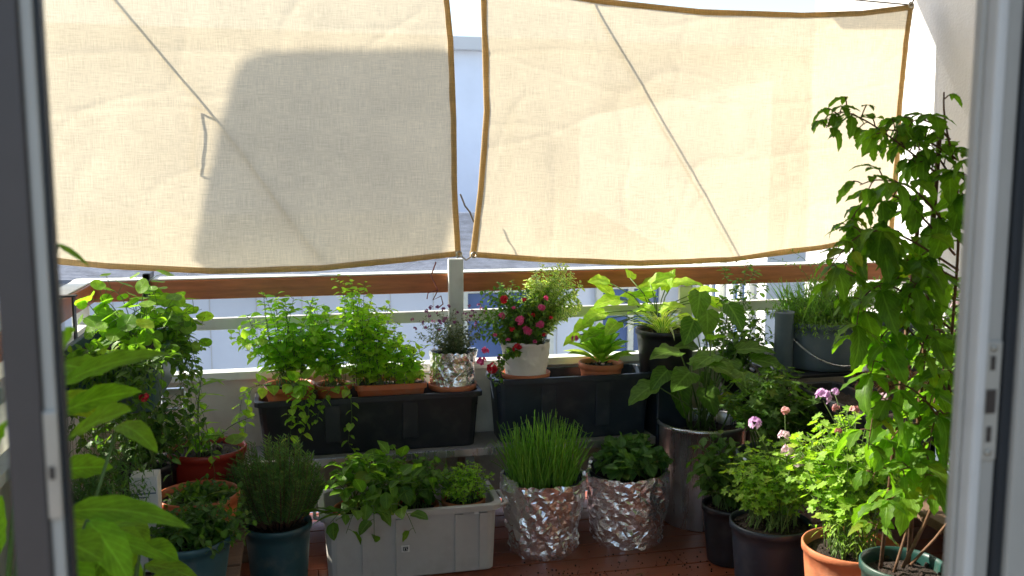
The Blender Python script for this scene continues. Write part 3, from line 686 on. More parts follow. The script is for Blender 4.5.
# =================================================================== LONG PLANTERS
def planter(label, x0, x1, y0, y1, z0, z1, m, group=None, seed=1, fill=.07, name='planter_box'):
    t = thing(name, label, 'planter', ((x0 + x1) / 2, (y0 + y1) / 2, z0), group)
    trough_mesh(x0, x1, y0, y1, z0, z1).build('box', M[m], t, bevel=0)
    rect_soil(x0 + .02, x1 - .02, y0 + .02, y1 - .02, z1 - fill, seed).build('soil', M['soil'], t)
    for k in (.33, .67):
        f = MB(); x = x0 + (x1 - x0) * k; f.box((x - .03, y0 + .0135, z0 + .05), (x + .03, y0 + .030, z1 - .03))
        f.build('rib', M[m], t, bevel=.003)
    return t
planter('long black planter on the shelf left of the white post', -.175, .69, 3.48, 3.69, .337, .56, 'black_plastic', 'dark planters on the shelf', 1, .05)
planter('long dark blue planter on the shelf right of the white post', .735, 1.405, 3.48, 3.69, .337, .598, 'navy_plastic', 'dark planters on the shelf', 2, .05)
SZ1 = .522; SZ2 = .562     # top of the earth in each planter
# ---- grey bin on the floor
gb = thing('storage_bin', 'light grey plastic bin with a small label, holding three brown pots on the deck', 'bin', (.36, 3.15, 0))
GX0, GX1, GY0, GY1, GH = .045, .680, 3.075, 3.375, .25
trough_mesh(GX0, GX1, GY0, GY1, 0.001, GH, inset=.028, rim=.016, rr=.04).build('bin_body', M['grey_plastic'], gb)
for k in (.22, .42, .78, .93):
    b = MB(); x = GX0 + .03 + (GX1 - GX0 - .06) * k; w_ = .014
    b.loft([[(x - w_, GY0 + .031, .01), (x + w_, GY0 + .031, .01), (x + w_, GY0 + .018, .012), (x - w_, GY0 + .018, .012)][::-1], [(x - w_, GY0 + .024, GH - .03), (x + w_, GY0 + .024, GH - .03), (x + w_, GY0 + .008, GH - .03), (x - w_, GY0 + .008, GH - .03)][::-1]], True, True)
    b.build('rib', M['grey_plastic'], gb)
b = MB(); c = A(405, 547, GY0 + .0245); b.box((c.x - .014, GY0 + .0085, c.z - .012), (c.x + .014, GY0 + .0105, c.z + .012)); lb = b.build('label', M['paper'], gb)
b = MB()
for (u0, u1, w0, w1) in ((-.009, .009, .005, .007), (-.009, -.006, -.006, .004), (-.003, .003, -.005, .003), (.005, .009, -.003, .004), (-.006, .008, -.008, -.006)):
    b.box((c.x + u0, GY0 + .0070, c.z + w0), (c.x + u1, GY0 + .0082, c.z + w1))
q = b.build('print', M['ink'], None, origin=gb.location); q.parent = lb; q.location = (0, 0, 0)
c = A(476, 511, GY0 + .02); b = MB(); b.box((c.x - .008, GY0 + .0090, c.z - .007), (c.x + .008, GY0 + .0115, c.z + .007)); q = b.build('label', M['paper'], gb)
for x in (GX0 + .008, GX1 - .008):
    b = MB(); s = -1 if x < .3 else 1; b.tube([(x, 3.09, GH - .01), (x + s * .022, 3.10, GH - .004), (x + s * .022, 3.22, GH - .004), (x, 3.23, GH - .01)], .006, 8); b.build('handle', M['grey_plastic'], gb)
# =================================================================== PLANTS
def FS(): return MB(), MB()
def fin(t, F, S, lm, sm='stem_green'):
    if S.v: S.build('stems', M[sm], t)
    if F.v: F.build('foliage', M[lm], t)
def up_(x, y, z): return V((x, y, z))
# -- small orange pot with the tall basil-like plant (left planter)
rg = random.Random(11)
t = potted('potted_basil', 'tall lime green leafy herb in an orange pot at the black planter left end', 'potted plant', -.045, 3.58, SZ1, .605, .098, 'orange_plastic', 'pots in the black planters')
F, S = FS(); sp = dict(kind='ovate', L=.056, W=.042, curl=.5, droop=.3, pet=.014)
bush(F, S, (-.045, 3.58, .59), .06, (-.06, 3.58, .79), (.20, .11, .17), 36, 13, sp, rg, .0018)
for tp in ((-.13, .97), (-.02, .94), (.05, .93), (-.19, .88), (-.12, .86)):
    along(F, S, [(-.05, 3.57, .59), ((-.05 + tp[0]) / 2 - .02, 3.56, .75), (tp[0], 3.55, tp[1])], sp, 22, rg, .2, .0025)
for k in range(6):
    x = rg.uniform(-.2, .05); along(F, S, [(-.05, 3.53, .60), (x, 3.46, .62), (x - .03, 3.43, .50 - rg.uniform(0, .1))], sp, 12, rg, .2, .0013)
fin(t, F, S, 'l_basil')
t = potted('trailing_herb', 'orange pot with stems trailing over the front of the black planter', 'potted plant', .12, 3.575, SZ1, .60, .07, 'orange_plastic', 'pots in the black planters')
F, S = FS(); sp2 = dict(kind='heart', L=.042, W=.037, curl=.4, droop=.4, pet=.012)
bush(F, S, (.12, 3.58, .59), .05, (.08, 3.60, .75), (.15, .10, .19), 28, 13, sp, rg, .0015)
along(F, S, [(.12, 3.53, .6), (.17, 3.475, .60), (.18, 3.45, .50), (.165, 3.44, .40), (.20, 3.43, .36)], sp2, 15, rg, .15, .0014)
along(F, S, [(.10, 3.53, .6), (.03, 3.475, .58), (.02, 3.45, .50), (-.01, 3.44, .46)], sp2, 13, rg, .15, .0014)
along(F, S, [(.14, 3.53, .6), (.09, 3.475, .58), (.06, 3.45, .52), (.05, 3.44, .48)], sp2, 11, rg, .15, .0014)
fin(t, F, S, 'l_basil')
# -- orange trough with lime seedlings
t = thing('herb_trough', 'long orange trough of lime green seedlings in the middle of the black planter', 'potted plant', (.335, 3.58, SZ1), 'pots in the black planters')
trough_mesh(.20, .475, 3.51, 3.65, SZ1, .597, inset=.018, rim=.006, th=.004, rr=.02).build('trough', M['orange_plastic'], t)
rect_soil(.21, .465, 3.52, 3.64, .585, 4).build('soil', M['soil'], t)
F, S = FS(); sp = dict(kind='ovate', L=.044, W=.034, curl=.5, droop=.25, pet=.012)
for k in range(85):
    x = rg.uniform(.20, .46); h = .36 * (1 - (x - .18) / .30) ** .8 + .06; h *= rg.uniform(.6, 1.1)
    along(F, S, [(x, rg.uniform(3.53, 3.63), .585), (x - .01 + rg.uniform(-.03, .02), 3.58 + rg.uniform(-.06, .04), .585 + h * .6), (x + rg.uniform(-.07, .05), 3.57 + rg.uniform(-.09, .06), .585 + h)], sp, 5 + int(h * 46), rg, .12, .0014)
fin(t, F, S, 'l_lime')
# -- foil wrapped pot with little purple flowers on brown saucer
def foilpot(name, label, cx, cy, z0, z1, r, taper, seed, m='foil', group=None, saucer=None, **k):
    t = thing(name, label, 'potted plant', (cx, cy, z0), group)
    if saucer:
        b = MB(); b.lathe([(saucer * .8, 0), (saucer * .97, .003), (saucer, .022), (saucer - .004, .024), (saucer * .92, .008), (.0, .008)], (cx, cy, z0), 48, caps=True); b.build('saucer', M['terracotta'], t); z0 += .0085
    pot_mesh(cx, cy, z0 + .004, z1 - .012, r * .93, taper * .98).build('pot', M['black_plastic'], t)
    foil_mesh(cx, cy, z0, z1, r, taper, seed, **k).build('foil_wrap' if m == 'foil' else 'paper_wrap', M[m], t)
    soil_mesh(cx, cy, z1 - .035, r * .9, seed).build('soil', M['soil'], t)
    return t
t = foilpot('purple_flowered_pot', 'small foil wrapped pot of tiny purple flowers on a terracotta saucer beside the white post', .585, 3.585, SZ1 + .032, .705, .087, .93, 3, group='pots in the black planters', saucer=.097, amp=.007, jag=.006, cell=.009)
F, S = FS(); sp = dict(kind='ovate', L=.017, W=.012, curl=.4, droop=.2, n=3)
bush(F, S, (.585, 3.585, .68), .06, (.58, 3.58, .78), (.16, .10, .10), 80, 16, sp, rg, .0011, bow=.3)
fin(t, F, S, 'l_greyg')
for k in range(42):
    a = rg.uniform(0, 6.28); c = V((.58 + .165 * math.cos(a) * rg.uniform(.4, 1), 3.57 + .09 * math.sin(a) * rg.uniform(.3, 1), rg.uniform(.80, .89)))
    flower_head(t, c, .014, M['p_purple'], 4, rg)
b = MB(); 
b.tube([A(436, 262, gY - .07), A(431, 276, gY - .07), A(438, 290, gY - .07), A(433, 300, gY - .07), A(441, 296, gY - .07), A(443, 304, gY - .07), A(438, 308, gY - .07)], .0028, 6)
b.tube([A(438, 290, gY - .072), A(428, 293, gY - .072), A(427, 299, gY - .072)], .0024, 6)
tag(b.build('plant_tie', M['stem_red']), 'twisted pinkish red plant tie hanging on the handrail left of the post', 'tie')
# -- right planter: white wrapped pot, red and pink flowers, variegated bush
cx, cy = .885, 3.585
t = foilpot('red_flowered_pot', 'white paper wrapped pot of red and pink flowers with variegated leaves on a terracotta dish', cx, cy, SZ2 + .022, .735, .092, .84, 9, 'paper', group='pots in the black planters', saucer=.099, amp=.006, jag=.009, cell=.010, soft=True)
F, S = FS(); sp = dict(kind='ovate', L=.026, W=.02, curl=.4, droop=.3, pet=.006)
bush(F, S, (cx, cy, .71), .07, (cx - .06, cy - .03, .82), (.18, .11, .17), 95, 20, sp, rg, .0014)
for k in range(10):
    along(F, S, [(cx, cy - .06, .71), (cx - .10, cy - .10, .70), (cx - .13 - rg.uniform(0, .06), cy - .12, .60 + rg.uniform(-.03, .06))], sp, 14, rg, .2, .0012)
F.build('foliage', M['l_mid'], t)
F2 = MB(); sp = dict(kind='ovate', L=.027, W=.017, curl=.3, droop=.1, n=3)
bush(F2, S, (cx + .04, cy + .02, .71), .04, (cx + .105, cy - .01, .89), (.14, .07, .17), 100, 34, sp, rg, .0014, topscale=.8)
F2.build('variegated_foliage', M['l_varieg'], t); S.build('stems', M['stem_green'], t)
for (x, y, s, c_) in ((503, 299, .040, 'p_red'), (502, 316, .03, 'p_pink'), (520, 321, .048, 'p_pink'), (540, 325, .045, 'p_pink'), (527, 331, .048, 'p_pink'), (541, 308, .036, 'p_pink'), (546, 298, .024, 'p_pink'), (517, 348, .044, 'p_red'), (485, 351, .036, 'p_pink'), (482, 362, .044, 'p_pink'), (493, 368, .05, 'p_red'), (575, 339, .032, 'p_pink'), (524, 300, .022, 'p_red'), (535, 342, .022, 'p_pink'), (512, 329, .024, 'p_red'), (551, 318, .02, 'p_red'), (495, 335, .02, 'p_pink'), (508, 340, .022, 'p_pink'), (533, 315, .02, 'p_red'), (514, 308, .018, 'p_pink'), (544, 335, .02, 'p_red'), (499, 358, .02, 'p_pink')):
    flower_head(t, A(x, y, cy - .12 + rg.uniform(-.03, .03)), s * .8, M[c_], 15, rg)
# -- rosette plant in terracotta pot
cx, cy = 1.20, 3.575
t = potted('rosette_plant', 'broad glossy rosette of pointed green leaves in a terracotta pot in the blue planter', 'potted plant', cx, cy, SZ2, .635, .092, 'terracotta', 'pots in the black planters', taper=.85)
F, S = FS()
for k in range(34):
    a = k * 2.4; el = .25 + 1.15 * (k / 34); d = V((math.cos(a) * math.cos(el), math.sin(a) * math.cos(el), math.sin(el)))
    L = .16 - .04 * k / 34
    leaf(F, (cx + d.x * .01, cy + d.y * .01, .63 + .04 * k / 34), d, V((0, 0, 1)) if el < 1.2 else V((-d.x, -d.y, .3)), L * rg.uniform(.85, 1.1), .058, 'obov', .55, .35, 6, 0, rg)
F.build('foliage', M['l_rosette'], t)
# -- black pot, spider plant and broad lime plant
cx, cy = 1.44, 3.56
st_ = MB(); st_.lathe([(.10, 0), (.10, .20), (.102, .204), (.0, .204)], (cx, 3.575, .37), 40, caps=True)
t = thing('plant_stool', 'dark round stand raising the black pot beside the blue planter', 'stand', (cx, 3.575, 0))
b = MB(); b.box((1.412, 3.48, 0), (1.55, 3.68, .56)); b.build('block', M['navy_plastic'], t, bevel=.006)
t = potted('spider_plant', 'black pot with striped spider plant and broad lime leaves against the handrail', 'potted plant', 1.475, cy, .562, .765, .125, 'black_plastic', None, taper=.8)
F, S = FS()
for k in range(70):
    a = rg.uniform(0, 6.28); el = rg.uniform(.35, 1.4); d = V((math.cos(a) * math.cos(el), math.sin(a) * math.cos(el), math.sin(el)))
    leaf(F, (1.45 + d.x * .02, cy - .03 + d.y * .02, .745), d, V((0, 0, 1)) if el < 1.2 else V((-d.x, -d.y, .3)), rg.uniform(.12, .20), .014, 'blade', rg.uniform(1.2, 2.4), .3, 7, 0, rg)
F.build('striped_foliage', M['l_spider'], t)
F = MB(); S = MB()
for (x, y, yy, L, ax, az_) in ((610, 283, .06, .10, -1, .2), (640, 290, .08, .12, .6, .2), (655, 295, .05, .11, -.6, 0), (672, 285, .05, .12, 1, .1), (690, 300, .0, .12, 1, -.2), (620, 300, .02, .12, -1, -.1), (640, 305, .0, .11, -.3, .1), (605, 312, -.02, .11, -1, -.3), (618, 322, -.03, .10, -.7, -.3), (590, 322, -.02, .09, -1, -.3), (660, 310, -.02, .1, .5, .2), (680, 318, .03, .10, .8, -.2), (600, 330, -.04, .09, -.8, -.4), (665, 290, .06, .09, .2, .5), (630, 278, .07, .08, -.3, .5), (648, 300, .06, .12, -.9, .2), (632, 312, .04, .12, .3, .2), (612, 296, .07, .11, -.4, .3), (690, 295, .05, .11, .6, .2), (580, 335, .0, .08, -1, -.4), (650, 283, .05, .10, .8, .4), (705, 300, .02, .10, 1, -.3)):
    q = A(x, y, cy + .03 + yy * .9); b0 = V((1.45, cy + .03, .76)); S.tube([b0, b0.lerp(q, .5) + V((0, 0, .04)), q], .0025, 5)
    leaf(F, q, V((ax, rg.uniform(-.7, .1), az_)), V((rg.uniform(-.3, .3), -.5, 1)), L * 1.15, L * .75, 'heart', .7, .2, 7, 0, rg, .15)
F.build('broad_foliage', M['l_lime'], t); S.build('stems', M['stem_green'], t)
# -- floor: chives and mint in foil
t = foilpot('chives_pot', 'tall upright chives in a crumpled foil wrapped pot on the deck', .868, 3.25, .001, .285, .150, .80, 21, amp=.013, jag=.014, cell=.0125)
F = MB()
for k in range(420):
    a = rg.uniform(0, 6.28); rr = .125 * math.sqrt(rg.random()); x = .868 + rr * math.cos(a); y = 3.25 + rr * math.sin(a)
    h = rg.uniform(.12, .29) * (1 - .25 * rr / .125); lx = (x - .868) * .35 + rg.gauss(0, .028); ly = (y - 3.25) * .35 + rg.gauss(0, .018)
    p0 = V((x, y, .245)); p3 = V((x + lx, y + ly, .26 + h)); pm = V((x + lx * .3, y + ly * .3, .26 + h * .55)); pth = [bez(p0, pm, p3, q / 5) for q in range(6)]
    if rg.random() < .22: pth.append(p3 + V((rg.uniform(-.04, .04), rg.uniform(-.03, .03), -rg.uniform(0, .04))))
    F.tube(pth, [.0023, .0023, .0021, .0019, .0015, .0008, .0006][:len(pth)], 4, rg.random())
F.build('foliage', M['l_chive'], t)
t = foilpot('mint_pot', 'low dark mint in a crumpled foil wrapped pot next to the steel pot', 1.222, 3.285, .001, .275, .155, .84, 33, amp=.012, jag=.012, cell=.012)
F, S = FS(); sp = dict(kind='ovate', L=.055, W=.038, curl=.5, droop=.15, n=5, serr=.05)
bush(F, S, (1.222, 3.285, .25), .11, (1.222, 3.285, .305), (.165, .14, .085), 46, 5, sp, rg, .002, whorl=2, t0=.35, topscale=.9, lo=0)
bush(F, S, (1.25, 3.30, .23), .05, (1.27, 3.29, .36), (.07, .06, .05), 9, 6, sp, rg, .002, whorl=2, t0=.3, lo=0)
fin(t, F, S, 'l_mint')
# -- steel pot with large leaves
cx, cy, rr = 1.575, 3.40, .178
t = thing('broad_leaf_plant', 'large heart leaved plant in a tall brushed steel pot', 'potted plant', (cx, cy, 0))
b = MB(); b.lathe([(rr * .86, 0), (rr * .87, .004), (rr * .93, .20), (rr - .004, .395), (rr + .004, .398), (rr + .005, .408), (rr, .414), (rr - .006, .408), (rr - .008, .36), (rr * .8, .02)], (cx, cy, .001), 64, caps=True); b.build('pot', M['steel'], t)
soil_mesh(cx, cy, .365, rr - .012, 5).build('soil', M['soil'], t)
F, S = FS()
LV = [(655, 385, -1, -.5), (690, 372, -.5, -.2), (712, 365, .2, -.1), (700, 350, -.4, .1), (725, 372, .7, -.2), (745, 385, 1, -.3), (738, 350, .5, 0), (680, 352, -.9, 0), (668, 370, -.8, -.4), (705, 388, 0, -.7), (722, 395, .4, -.7), (752, 360, .9, -.2), (760, 372, 1, -.4), (712, 340, .2, .3), (700, 375, .3, -.5), (678, 383, .1, -.6), (730, 360, -.2, -.2), (690, 362, .3, 0), (716, 355, -.6, -.1), (742, 372, -.2, -.4)]
for (x, y, ax, az_) in LV:
    q = A(x, y, cy - .06 + rg.uniform(-.1, .12)); b0 = V((cx + rg.uniform(-.06, .06), cy + rg.uniform(-.06, .06), .37)); S.tube([b0, b0.lerp(q, .5) + V((0, 0, .02)), q], [.004, .0032, .0022], 6)
    leaf(F, q, V((ax, rg.uniform(-.9, -.1), az_)), V((rg.uniform(-.3, .3), -.4, 1)), rg.uniform(.12, .165), rg.uniform(.085, .115), 'heart', .6, .22, 8, .02, rg, .15)
for (x, y, ax) in ((707, 318, -.2), (728, 312, .2), (694, 328, -.5), (700, 300, -.3)):
    q = A(x, y - 8, cy + .02); b0 = V((cx, cy, .37)); S.tube([b0, b0.lerp(q, .5) + V((.03, 0, .02)), q], [.004, .0032, .0022], 6)
    leaf(F, q, V((ax, -.5, -.6)), V((0, -.6, .6)), .13, .10, 'heart', .5, .2, 8, .02, rg, .15)
fin(t, F, S, 'l_big')
# -- leafy plants between steel pot and right shelf
t = potted('dark_leafy_plant', 'dark glossy leaved plant in a black pot on the deck between steel pot and flowers', 'potted plant', 1.50, 2.99, .001, .215, .10, 'black_plastic')
F, S = FS(); sp = dict(kind='ovate', L=.062, W=.04, curl=.6, droop=.4, pet=.015, n=5)
bush(F, S, (1.50, 2.99, .2), .06, (1.49, 2.96, .34), (.18, .13, .18), 46, 9, sp, rg, .0025)
fin(t, F, S, 'l_dark')
t = potted('celery_plant', 'dark parsley-like plant in a blue-grey pot behind the steel pot', 'potted plant', 1.72, 3.10, .001, .36, .13, 'bluegrey')
F, S = FS(); sp = dict(kind='disc', L=.07, W=.07, lobes=5, depth=.5, pet=.03, flat=.9)
bush(F, S, (1.72, 3.10, .34), .08, (1.74, 3.10, .53), (.24, .17, .16), 75, 5, sp, rg, .0025, t0=.5)
fin(t, F, S, 'l_dark')
t = potted('twining_plant', 'black pot with twining stems climbing to the handrail', 'potted plant', 1.80, 3.555, .001, .58, .078, 'black_plastic', None, taper=.7)
F, S = FS(); sp = dict(kind='ovate', L=.04, W=.028, curl=.5, droop=.3, pet=.012)
bush(F, S, (1.80, 3.555, .57), .05, (1.80, 3.50, .70), (.20, .10, .16), 46, 10, sp, rg, .002)
for tp in ((725, 268), (740, 280), (755, 270), (735, 290), (765, 285), (748, 262), (722, 300)):
    q = A(tp[0], tp[1], 3.57); along(F, S, [(1.80, 3.555, .57), (1.82 + rg.uniform(-.1, .1), 3.56, .75), q.lerp(V((1.8, 3.58, .8)), .3), q], sp, 34, rg, .15, .0018)
fin(t, F, S, 'l_mid')
# -- right: blue-grey planter with grassy herbs
t = potted('bucket_of_herbs', 'blue-grey bucket of wiry herbs with a bail handle on the black rack', 'potted plant', 2.13, 3.455, .602, .80, .185, 'bluegrey', None, taper=.82)
b = MB(); b.tube([V((2.13 + .192 * math.cos(R(a_)), 3.455 + .192 * math.sin(R(a_)) , .785 - .15 * math.sin(R((a_ - 185) * 180 / 170)) )) for a_ in range(185, 356, 10)], .0035, 8); b.build('handle', M['steel'], t)
t2 = potted('rack_pot', 'blue-grey pot of herbs on the rack close to the right wall', 'potted plant', 2.49, 3.45, .602, .79, .14, 'bluegrey', None, taper=.82)
F, S = FS(); bush(F, S, (2.49, 3.45, .77), .08, (2.48, 3.45, .88), (.18, .15, .12), 50, 12, dict(kind='ovate', L=.035, W=.022, curl=.5, droop=.3, n=4), rg, .0015); fin(t2, F, S, 'l_mid')
F, S = FS()
for k in range(420):
    x = 2.13 + rg.uniform(-.13, .13); y = 3.455 + rg.uniform(-.12, .12); h = rg.uniform(.08, .20)
    p0 = V((x, y, .765)); q = p0 + V((rg.gauss(-.02, .05), rg.gauss(0, .04), h)); F.tube([p0, p0.lerp(q, .5) + V((0, 0, .02)), q], [.002, .0016, .0008], 4, rg.random())
sp = dict(kind='lance', L=.04, W=.011, curl=.5, droop=.3, n=3)
bush(F, S, (2.13, 3.45, .775), .14, (2.14, 3.43, .86), (.32, .15, .14), 150, 12, sp, rg, .0015)
for k in range(22):                                  # fern fronds over the front
    a_ = R(190 + 160 * k / 22); x = 2.13 + .17 * math.cos(a_); p0 = V((x, 3.455 + .17 * math.sin(a_), .79)); pts = [p0, p0 + V((-.01, -.03, .02)), p0 + V((-.01 + rg.uniform(-.03, .03), -.065, -.035))]
    along(F, S, pts, dict(kind='lance', L=.03, W=.009, curl=.3, droop=.5, n=3), 8, rg, .1, .0012, whorl=2)
for tp in ((870 - 30, 238), (822, 252), (790, 250), (770, 258), (812, 262)):
    q = A(tp[0], tp[1], 3.5); along(F, S, [(2.15, 3.45, .77), V((2.15, 3.46, .95)).lerp(q, .4), q], dict(kind='lance', L=.03, W=.008, curl=.4, droop=.2, n=3), 16, rg, .3, .0016)
fin(t, F, S, 'l_wiry')
b = MB(); b.lathe([(.036, 0), (.038, .003), (.038, .232), (.040, .236), (.040, .244), (.034, .244), (.034, .06), (.0, .06)], (1.925, 3.40, .6005), 32, caps=True)
tag(b.build('tall_vase', M['bluegrey']), 'slim grey cylindrical vase standing left of the blue-grey bucket', 'vase')
def boxy(label, x0, x1, y0, y1, z0, z1, m, seed, group=None):
    t = thing('planter_box', label, 'planter', ((x0 + x1) / 2, (y0 + y1) / 2, z0), group)
    trough_mesh(x0, x1, y0, y1, z0, z1, inset=.03).build('box', M[m], t); rect_soil(x0 + .02, x1 - .02, y0 + .02, y1 - .02, z1 - .03, seed).build('soil', M['soil'], t); return t
boxy('empty black planter box nearer the steel pot on the right-hand bench', 1.86, 2.07, 2.60, 3.24, .372, .585, 'black_plastic', 7, 'black boxes on the side bench')
t = boxy('black planter box of dry brown stems beside the right wall', 2.09, 2.32, 2.60, 3.24, .372, .60, 'black_plastic', 8, 'black boxes on the side bench')
F, S = FS(); sp = dict(kind='lance', L=.05, W=.014, curl=1.2, droop=.7, n=4)
bush(F, S, (2.2, 2.98, .57), .12, (2.16, 2.95, .63), (.17, .25, .13), 70, 9, sp, rg, .002)
fin(t, F, S, 'l_dry', 'stem_brown')
q = A(902, 352, 2.75)
t = potted('grey_potted_shrub', 'leafy shrub in a light blue-grey pot on the side bench behind the climber', 'potted plant', 2.05, 2.45, .372, .66, .115, 'bluegrey', None, taper=.8)
F, S = FS(); sp = dict(kind='ovate', L=.06, W=.042, curl=.6, droop=.4, pet=.02)
bush(F, S, (2.05, 2.45, .64), .06, (2.05, 2.50, .83), (.20, .18, .18), 36, 10, sp, rg, .003)
fin(t, F, S, 'l_mid')
t = potted('pink_wall_plant', 'tall leafy plant with a few pinkish blooms in front of the right wall', 'potted plant', 2.45, 2.85, .372, .64, .12, 'terracotta', None)
F, S = FS(); sp = dict(kind='ovate', L=.06, W=.042, curl=.6, droop=.4, pet=.02)
bush(F, S, (2.45, 2.85, .62), .06, (2.45, 2.95, .85), (.20, .22, .22), 44, 10, sp, rg, .003)
fin(t, F, S, 'l_mid')
for k in range(7): flower_head(t, V((2.36 + rg.uniform(-.12, .14), 2.82 + rg.uniform(-.1, .1), rg.uniform(.92, 1.04))), .035, M['p_pale'], 6, rg)
# -- front right: sunlit geraniums
t = potted('pale_leafed_plant', 'sunlit feathery pale green plant with white and lilac blooms in a black pot', 'potted plant', 1.46, 2.62, .001, .292, .130, 'navy_plastic', 'sunlit pots at the front right', soil_drop=.015)
F, S = FS(); sp = dict(kind='disc', L=.046, W=.046, lobes=5, depth=.5, pet=.016, flat=.8, cup=.1)
bush(F, S, (1.46, 2.62, .28), .085, (1.50, 2.66, .42), (.20, .15, .15), 100, 10, sp, rg, .0016, t0=.35)
fin(t, F, S, 'l_geran')
for (x, y, s, c_) in ((784, 436, .032, 'p_pale'), (787, 450, .036, 'p_pale'), (797, 461, .036, 'p_pale'), (755, 424, .034, 'p_lilac'), (785, 411, .024, 'p_rust')):
    q = A(x, y, 2.56); q2 = q - V((0, 0, s * .3)); b = MB(); b.tube([V((1.48, 2.62, .40)), q2.lerp(V((1.5, 2.6, .42)), .4), q2], .0014, 5)
    f_ = flower_head(t, q, s, M[c_], 9, rg, (0, -.4, .8)); s_ = b.build('flower_stalk', M['stem_green'], None, origin=t.location); s_.parent = f_; s_.location = (0, 0, 0)
t = potted('pink_geranium', 'sunlit light green geranium with pink flowers in a terracotta pot', 'potted plant', 1.555, 2.32, .001, .325, .140, 'terracotta', 'sunlit pots at the front right', ribs=True, soil_drop=.03)
F, S = FS(); sp = dict(kind='disc', L=.05, W=.05, lobes=7, depth=.35, pet=.03, flat=.8, cup=.1)
bush(F, S, (1.555, 2.32, .30), .08, (1.62, 2.44, .52), (.22, .17, .17), 90, 10, sp, rg, .002, t0=.3)
bush(F, S, (1.555, 2.32, .30), .08, (1.50, 2.30, .38), (.11, .09, .09), 24, 8, dict(kind='lance', L=.05, W=.008, curl=.8, droop=.5, n=4), rg, .0016)
fin(t, F, S, 'l_geran')
for (x, y, s, c_) in ((823, 396, .040, 'p_lilac'), (835, 392, .02, 'p_lilac'), (872, 399, .036, 'p_pale'), (883, 397, .022, 'p_pale'), (855, 410, .024, 'p_rust'), (836, 408, .02, 'p_rust'), (838, 432, .022, 'p_rust')):
    q = A(x, y, 2.38); q2 = q - V((0, 0, s * .3)); b = MB(); b.tube([V((1.58, 2.36, .50)), q2.lerp(V((1.6, 2.38, .55)), .4), q2], .0014, 5)
    f_ = flower_head(t, q, s, M[c_], 9, rg, (0, -.4, .8)); s_ = b.build('flower_stalk', M['stem_green'], None, origin=t.location); s_.parent = f_; s_.location = (0, 0, 0)
# -- climber in dark green pot
b = MB(); b.box((1.33, 1.83, .001), (1.58, 2.07, .14)); tag(b.build('wooden_block', M['wood'], bevel=.004), 'wooden block under the dark green pot of the climber', 'block')
cx, cy = 1.455, 1.95
t = potted('climbing_plant', 'tall climber with drooping toothed leaves in a dark green pot by the right door frame', 'potted plant', cx, cy, .141, .435, .104, 'dgreen', None, soil_drop=.03)
F, S = FS()
sp = dict(kind='ovate', L=.105, W=.045, curl=.9, droop=1.1, n=9, serr=.13, tri=1, pet=.03, fold=.2, wav=.12, pr=.0016)
P_ = lambda L_, y0_, y1_: [A(a, c_, y0_ + (y1_ - y0_) * i / max(1, len(L_) - 1)) for i, (a, c_) in enumerate(L_)]
main = [(1.47, 1.97, .41)] + P_([(945, 470), (950, 360), (958, 250), (957, 185), (945, 120), (944, 92)], 1.93, 1.90)
along(F, S, main, sp, 7, rg, .3, .005, topscale=.6, sides=7)
along(F, S, [(1.43, 1.95, .41)] + P_([(915, 500), (925, 440), (940, 380), (955, 330)], 1.98, 2.0), sp, 10, rg, .3, .004)
along(F, S, [(1.50, 1.98, .41)] + P_([(960, 500), (965, 400), (965, 300), (968, 240)], 1.98, 2.0), sp, 12, rg, .2, .004)
BR = [([(958, 190), (930, 168), (905, 148), (868, 122), (840, 112), (826, 128)], 24, .62), ([(955, 255), (920, 215), (890, 195), (862, 205), (845, 230)], 14, 1), ([(955, 300), (910, 262), (875, 240), (850, 255), (838, 300)], 16, 1.1),
      ([(952, 330), (915, 300), (885, 285), (862, 300), (855, 340)], 13, 1.1), ([(950, 400), (925, 350), (900, 325), (880, 340), (870, 380)], 13, 1.1), ([(948, 430), (920, 395), (895, 385), (875, 410), (868, 450)], 12, 1),
      ([(948, 460), (930, 430), (905, 425), (885, 450), (872, 480)], 10, 1), ([(957, 190), (940, 160), (925, 150), (915, 165)], 8, .9), ([(950, 140), (935, 125), (915, 120), (905, 135)], 8, .8),
      ([(960, 240), (945, 225), (925, 230), (915, 255)], 8, 1.1), ([(955, 350), (940, 330), (925, 340), (915, 370)], 9, 1.1), ([(960, 210), (970, 180), (972, 150)], 8, 1), ([(946, 480), (925, 465), (900, 470)], 8, .9), ([(958, 270), (900, 235), (860, 235), (828, 270)], 12, 1), ([(950, 500), (925, 480), (890, 500), (875, 530)], 10, 1), ([(955, 440), (940, 410), (930, 440), (925, 480)], 9, 1), ([(960, 380), (940, 370), (925, 390), (915, 420)], 9, 1), ([(958, 160), (925, 140), (890, 130), (868, 140)], 10, .8), ([(950, 230), (915, 190), (880, 180), (860, 185)], 9, .8), ([(958, 280), (935, 270), (915, 285), (905, 310)], 9, 1.1)]
for (L_, nl, s_) in BR:
    sp3 = dict(sp); sp3['L'] = .112 * s_; sp3['W'] = .047 * s_; y0_ = 1.93; y1_ = 1.93 + rg.uniform(-.16, .12)
    along(F, S, P_(L_, y0_, y1_), sp3, int(nl * 1.05), rg, .15, .0032, topscale=.75)
F.build('foliage', M['l_climb'], t); S.build('stems', M['stem_brown'], t)
b = MB(); b.tube([(1.50, 1.99, .40), (1.53, 2.0, 1.5)], .006, 8); b.tube([(1.42, 1.99, .40), (1.50, 2.02, 1.3)], .005, 8); b.build('cane', M['stem_brown'], t)
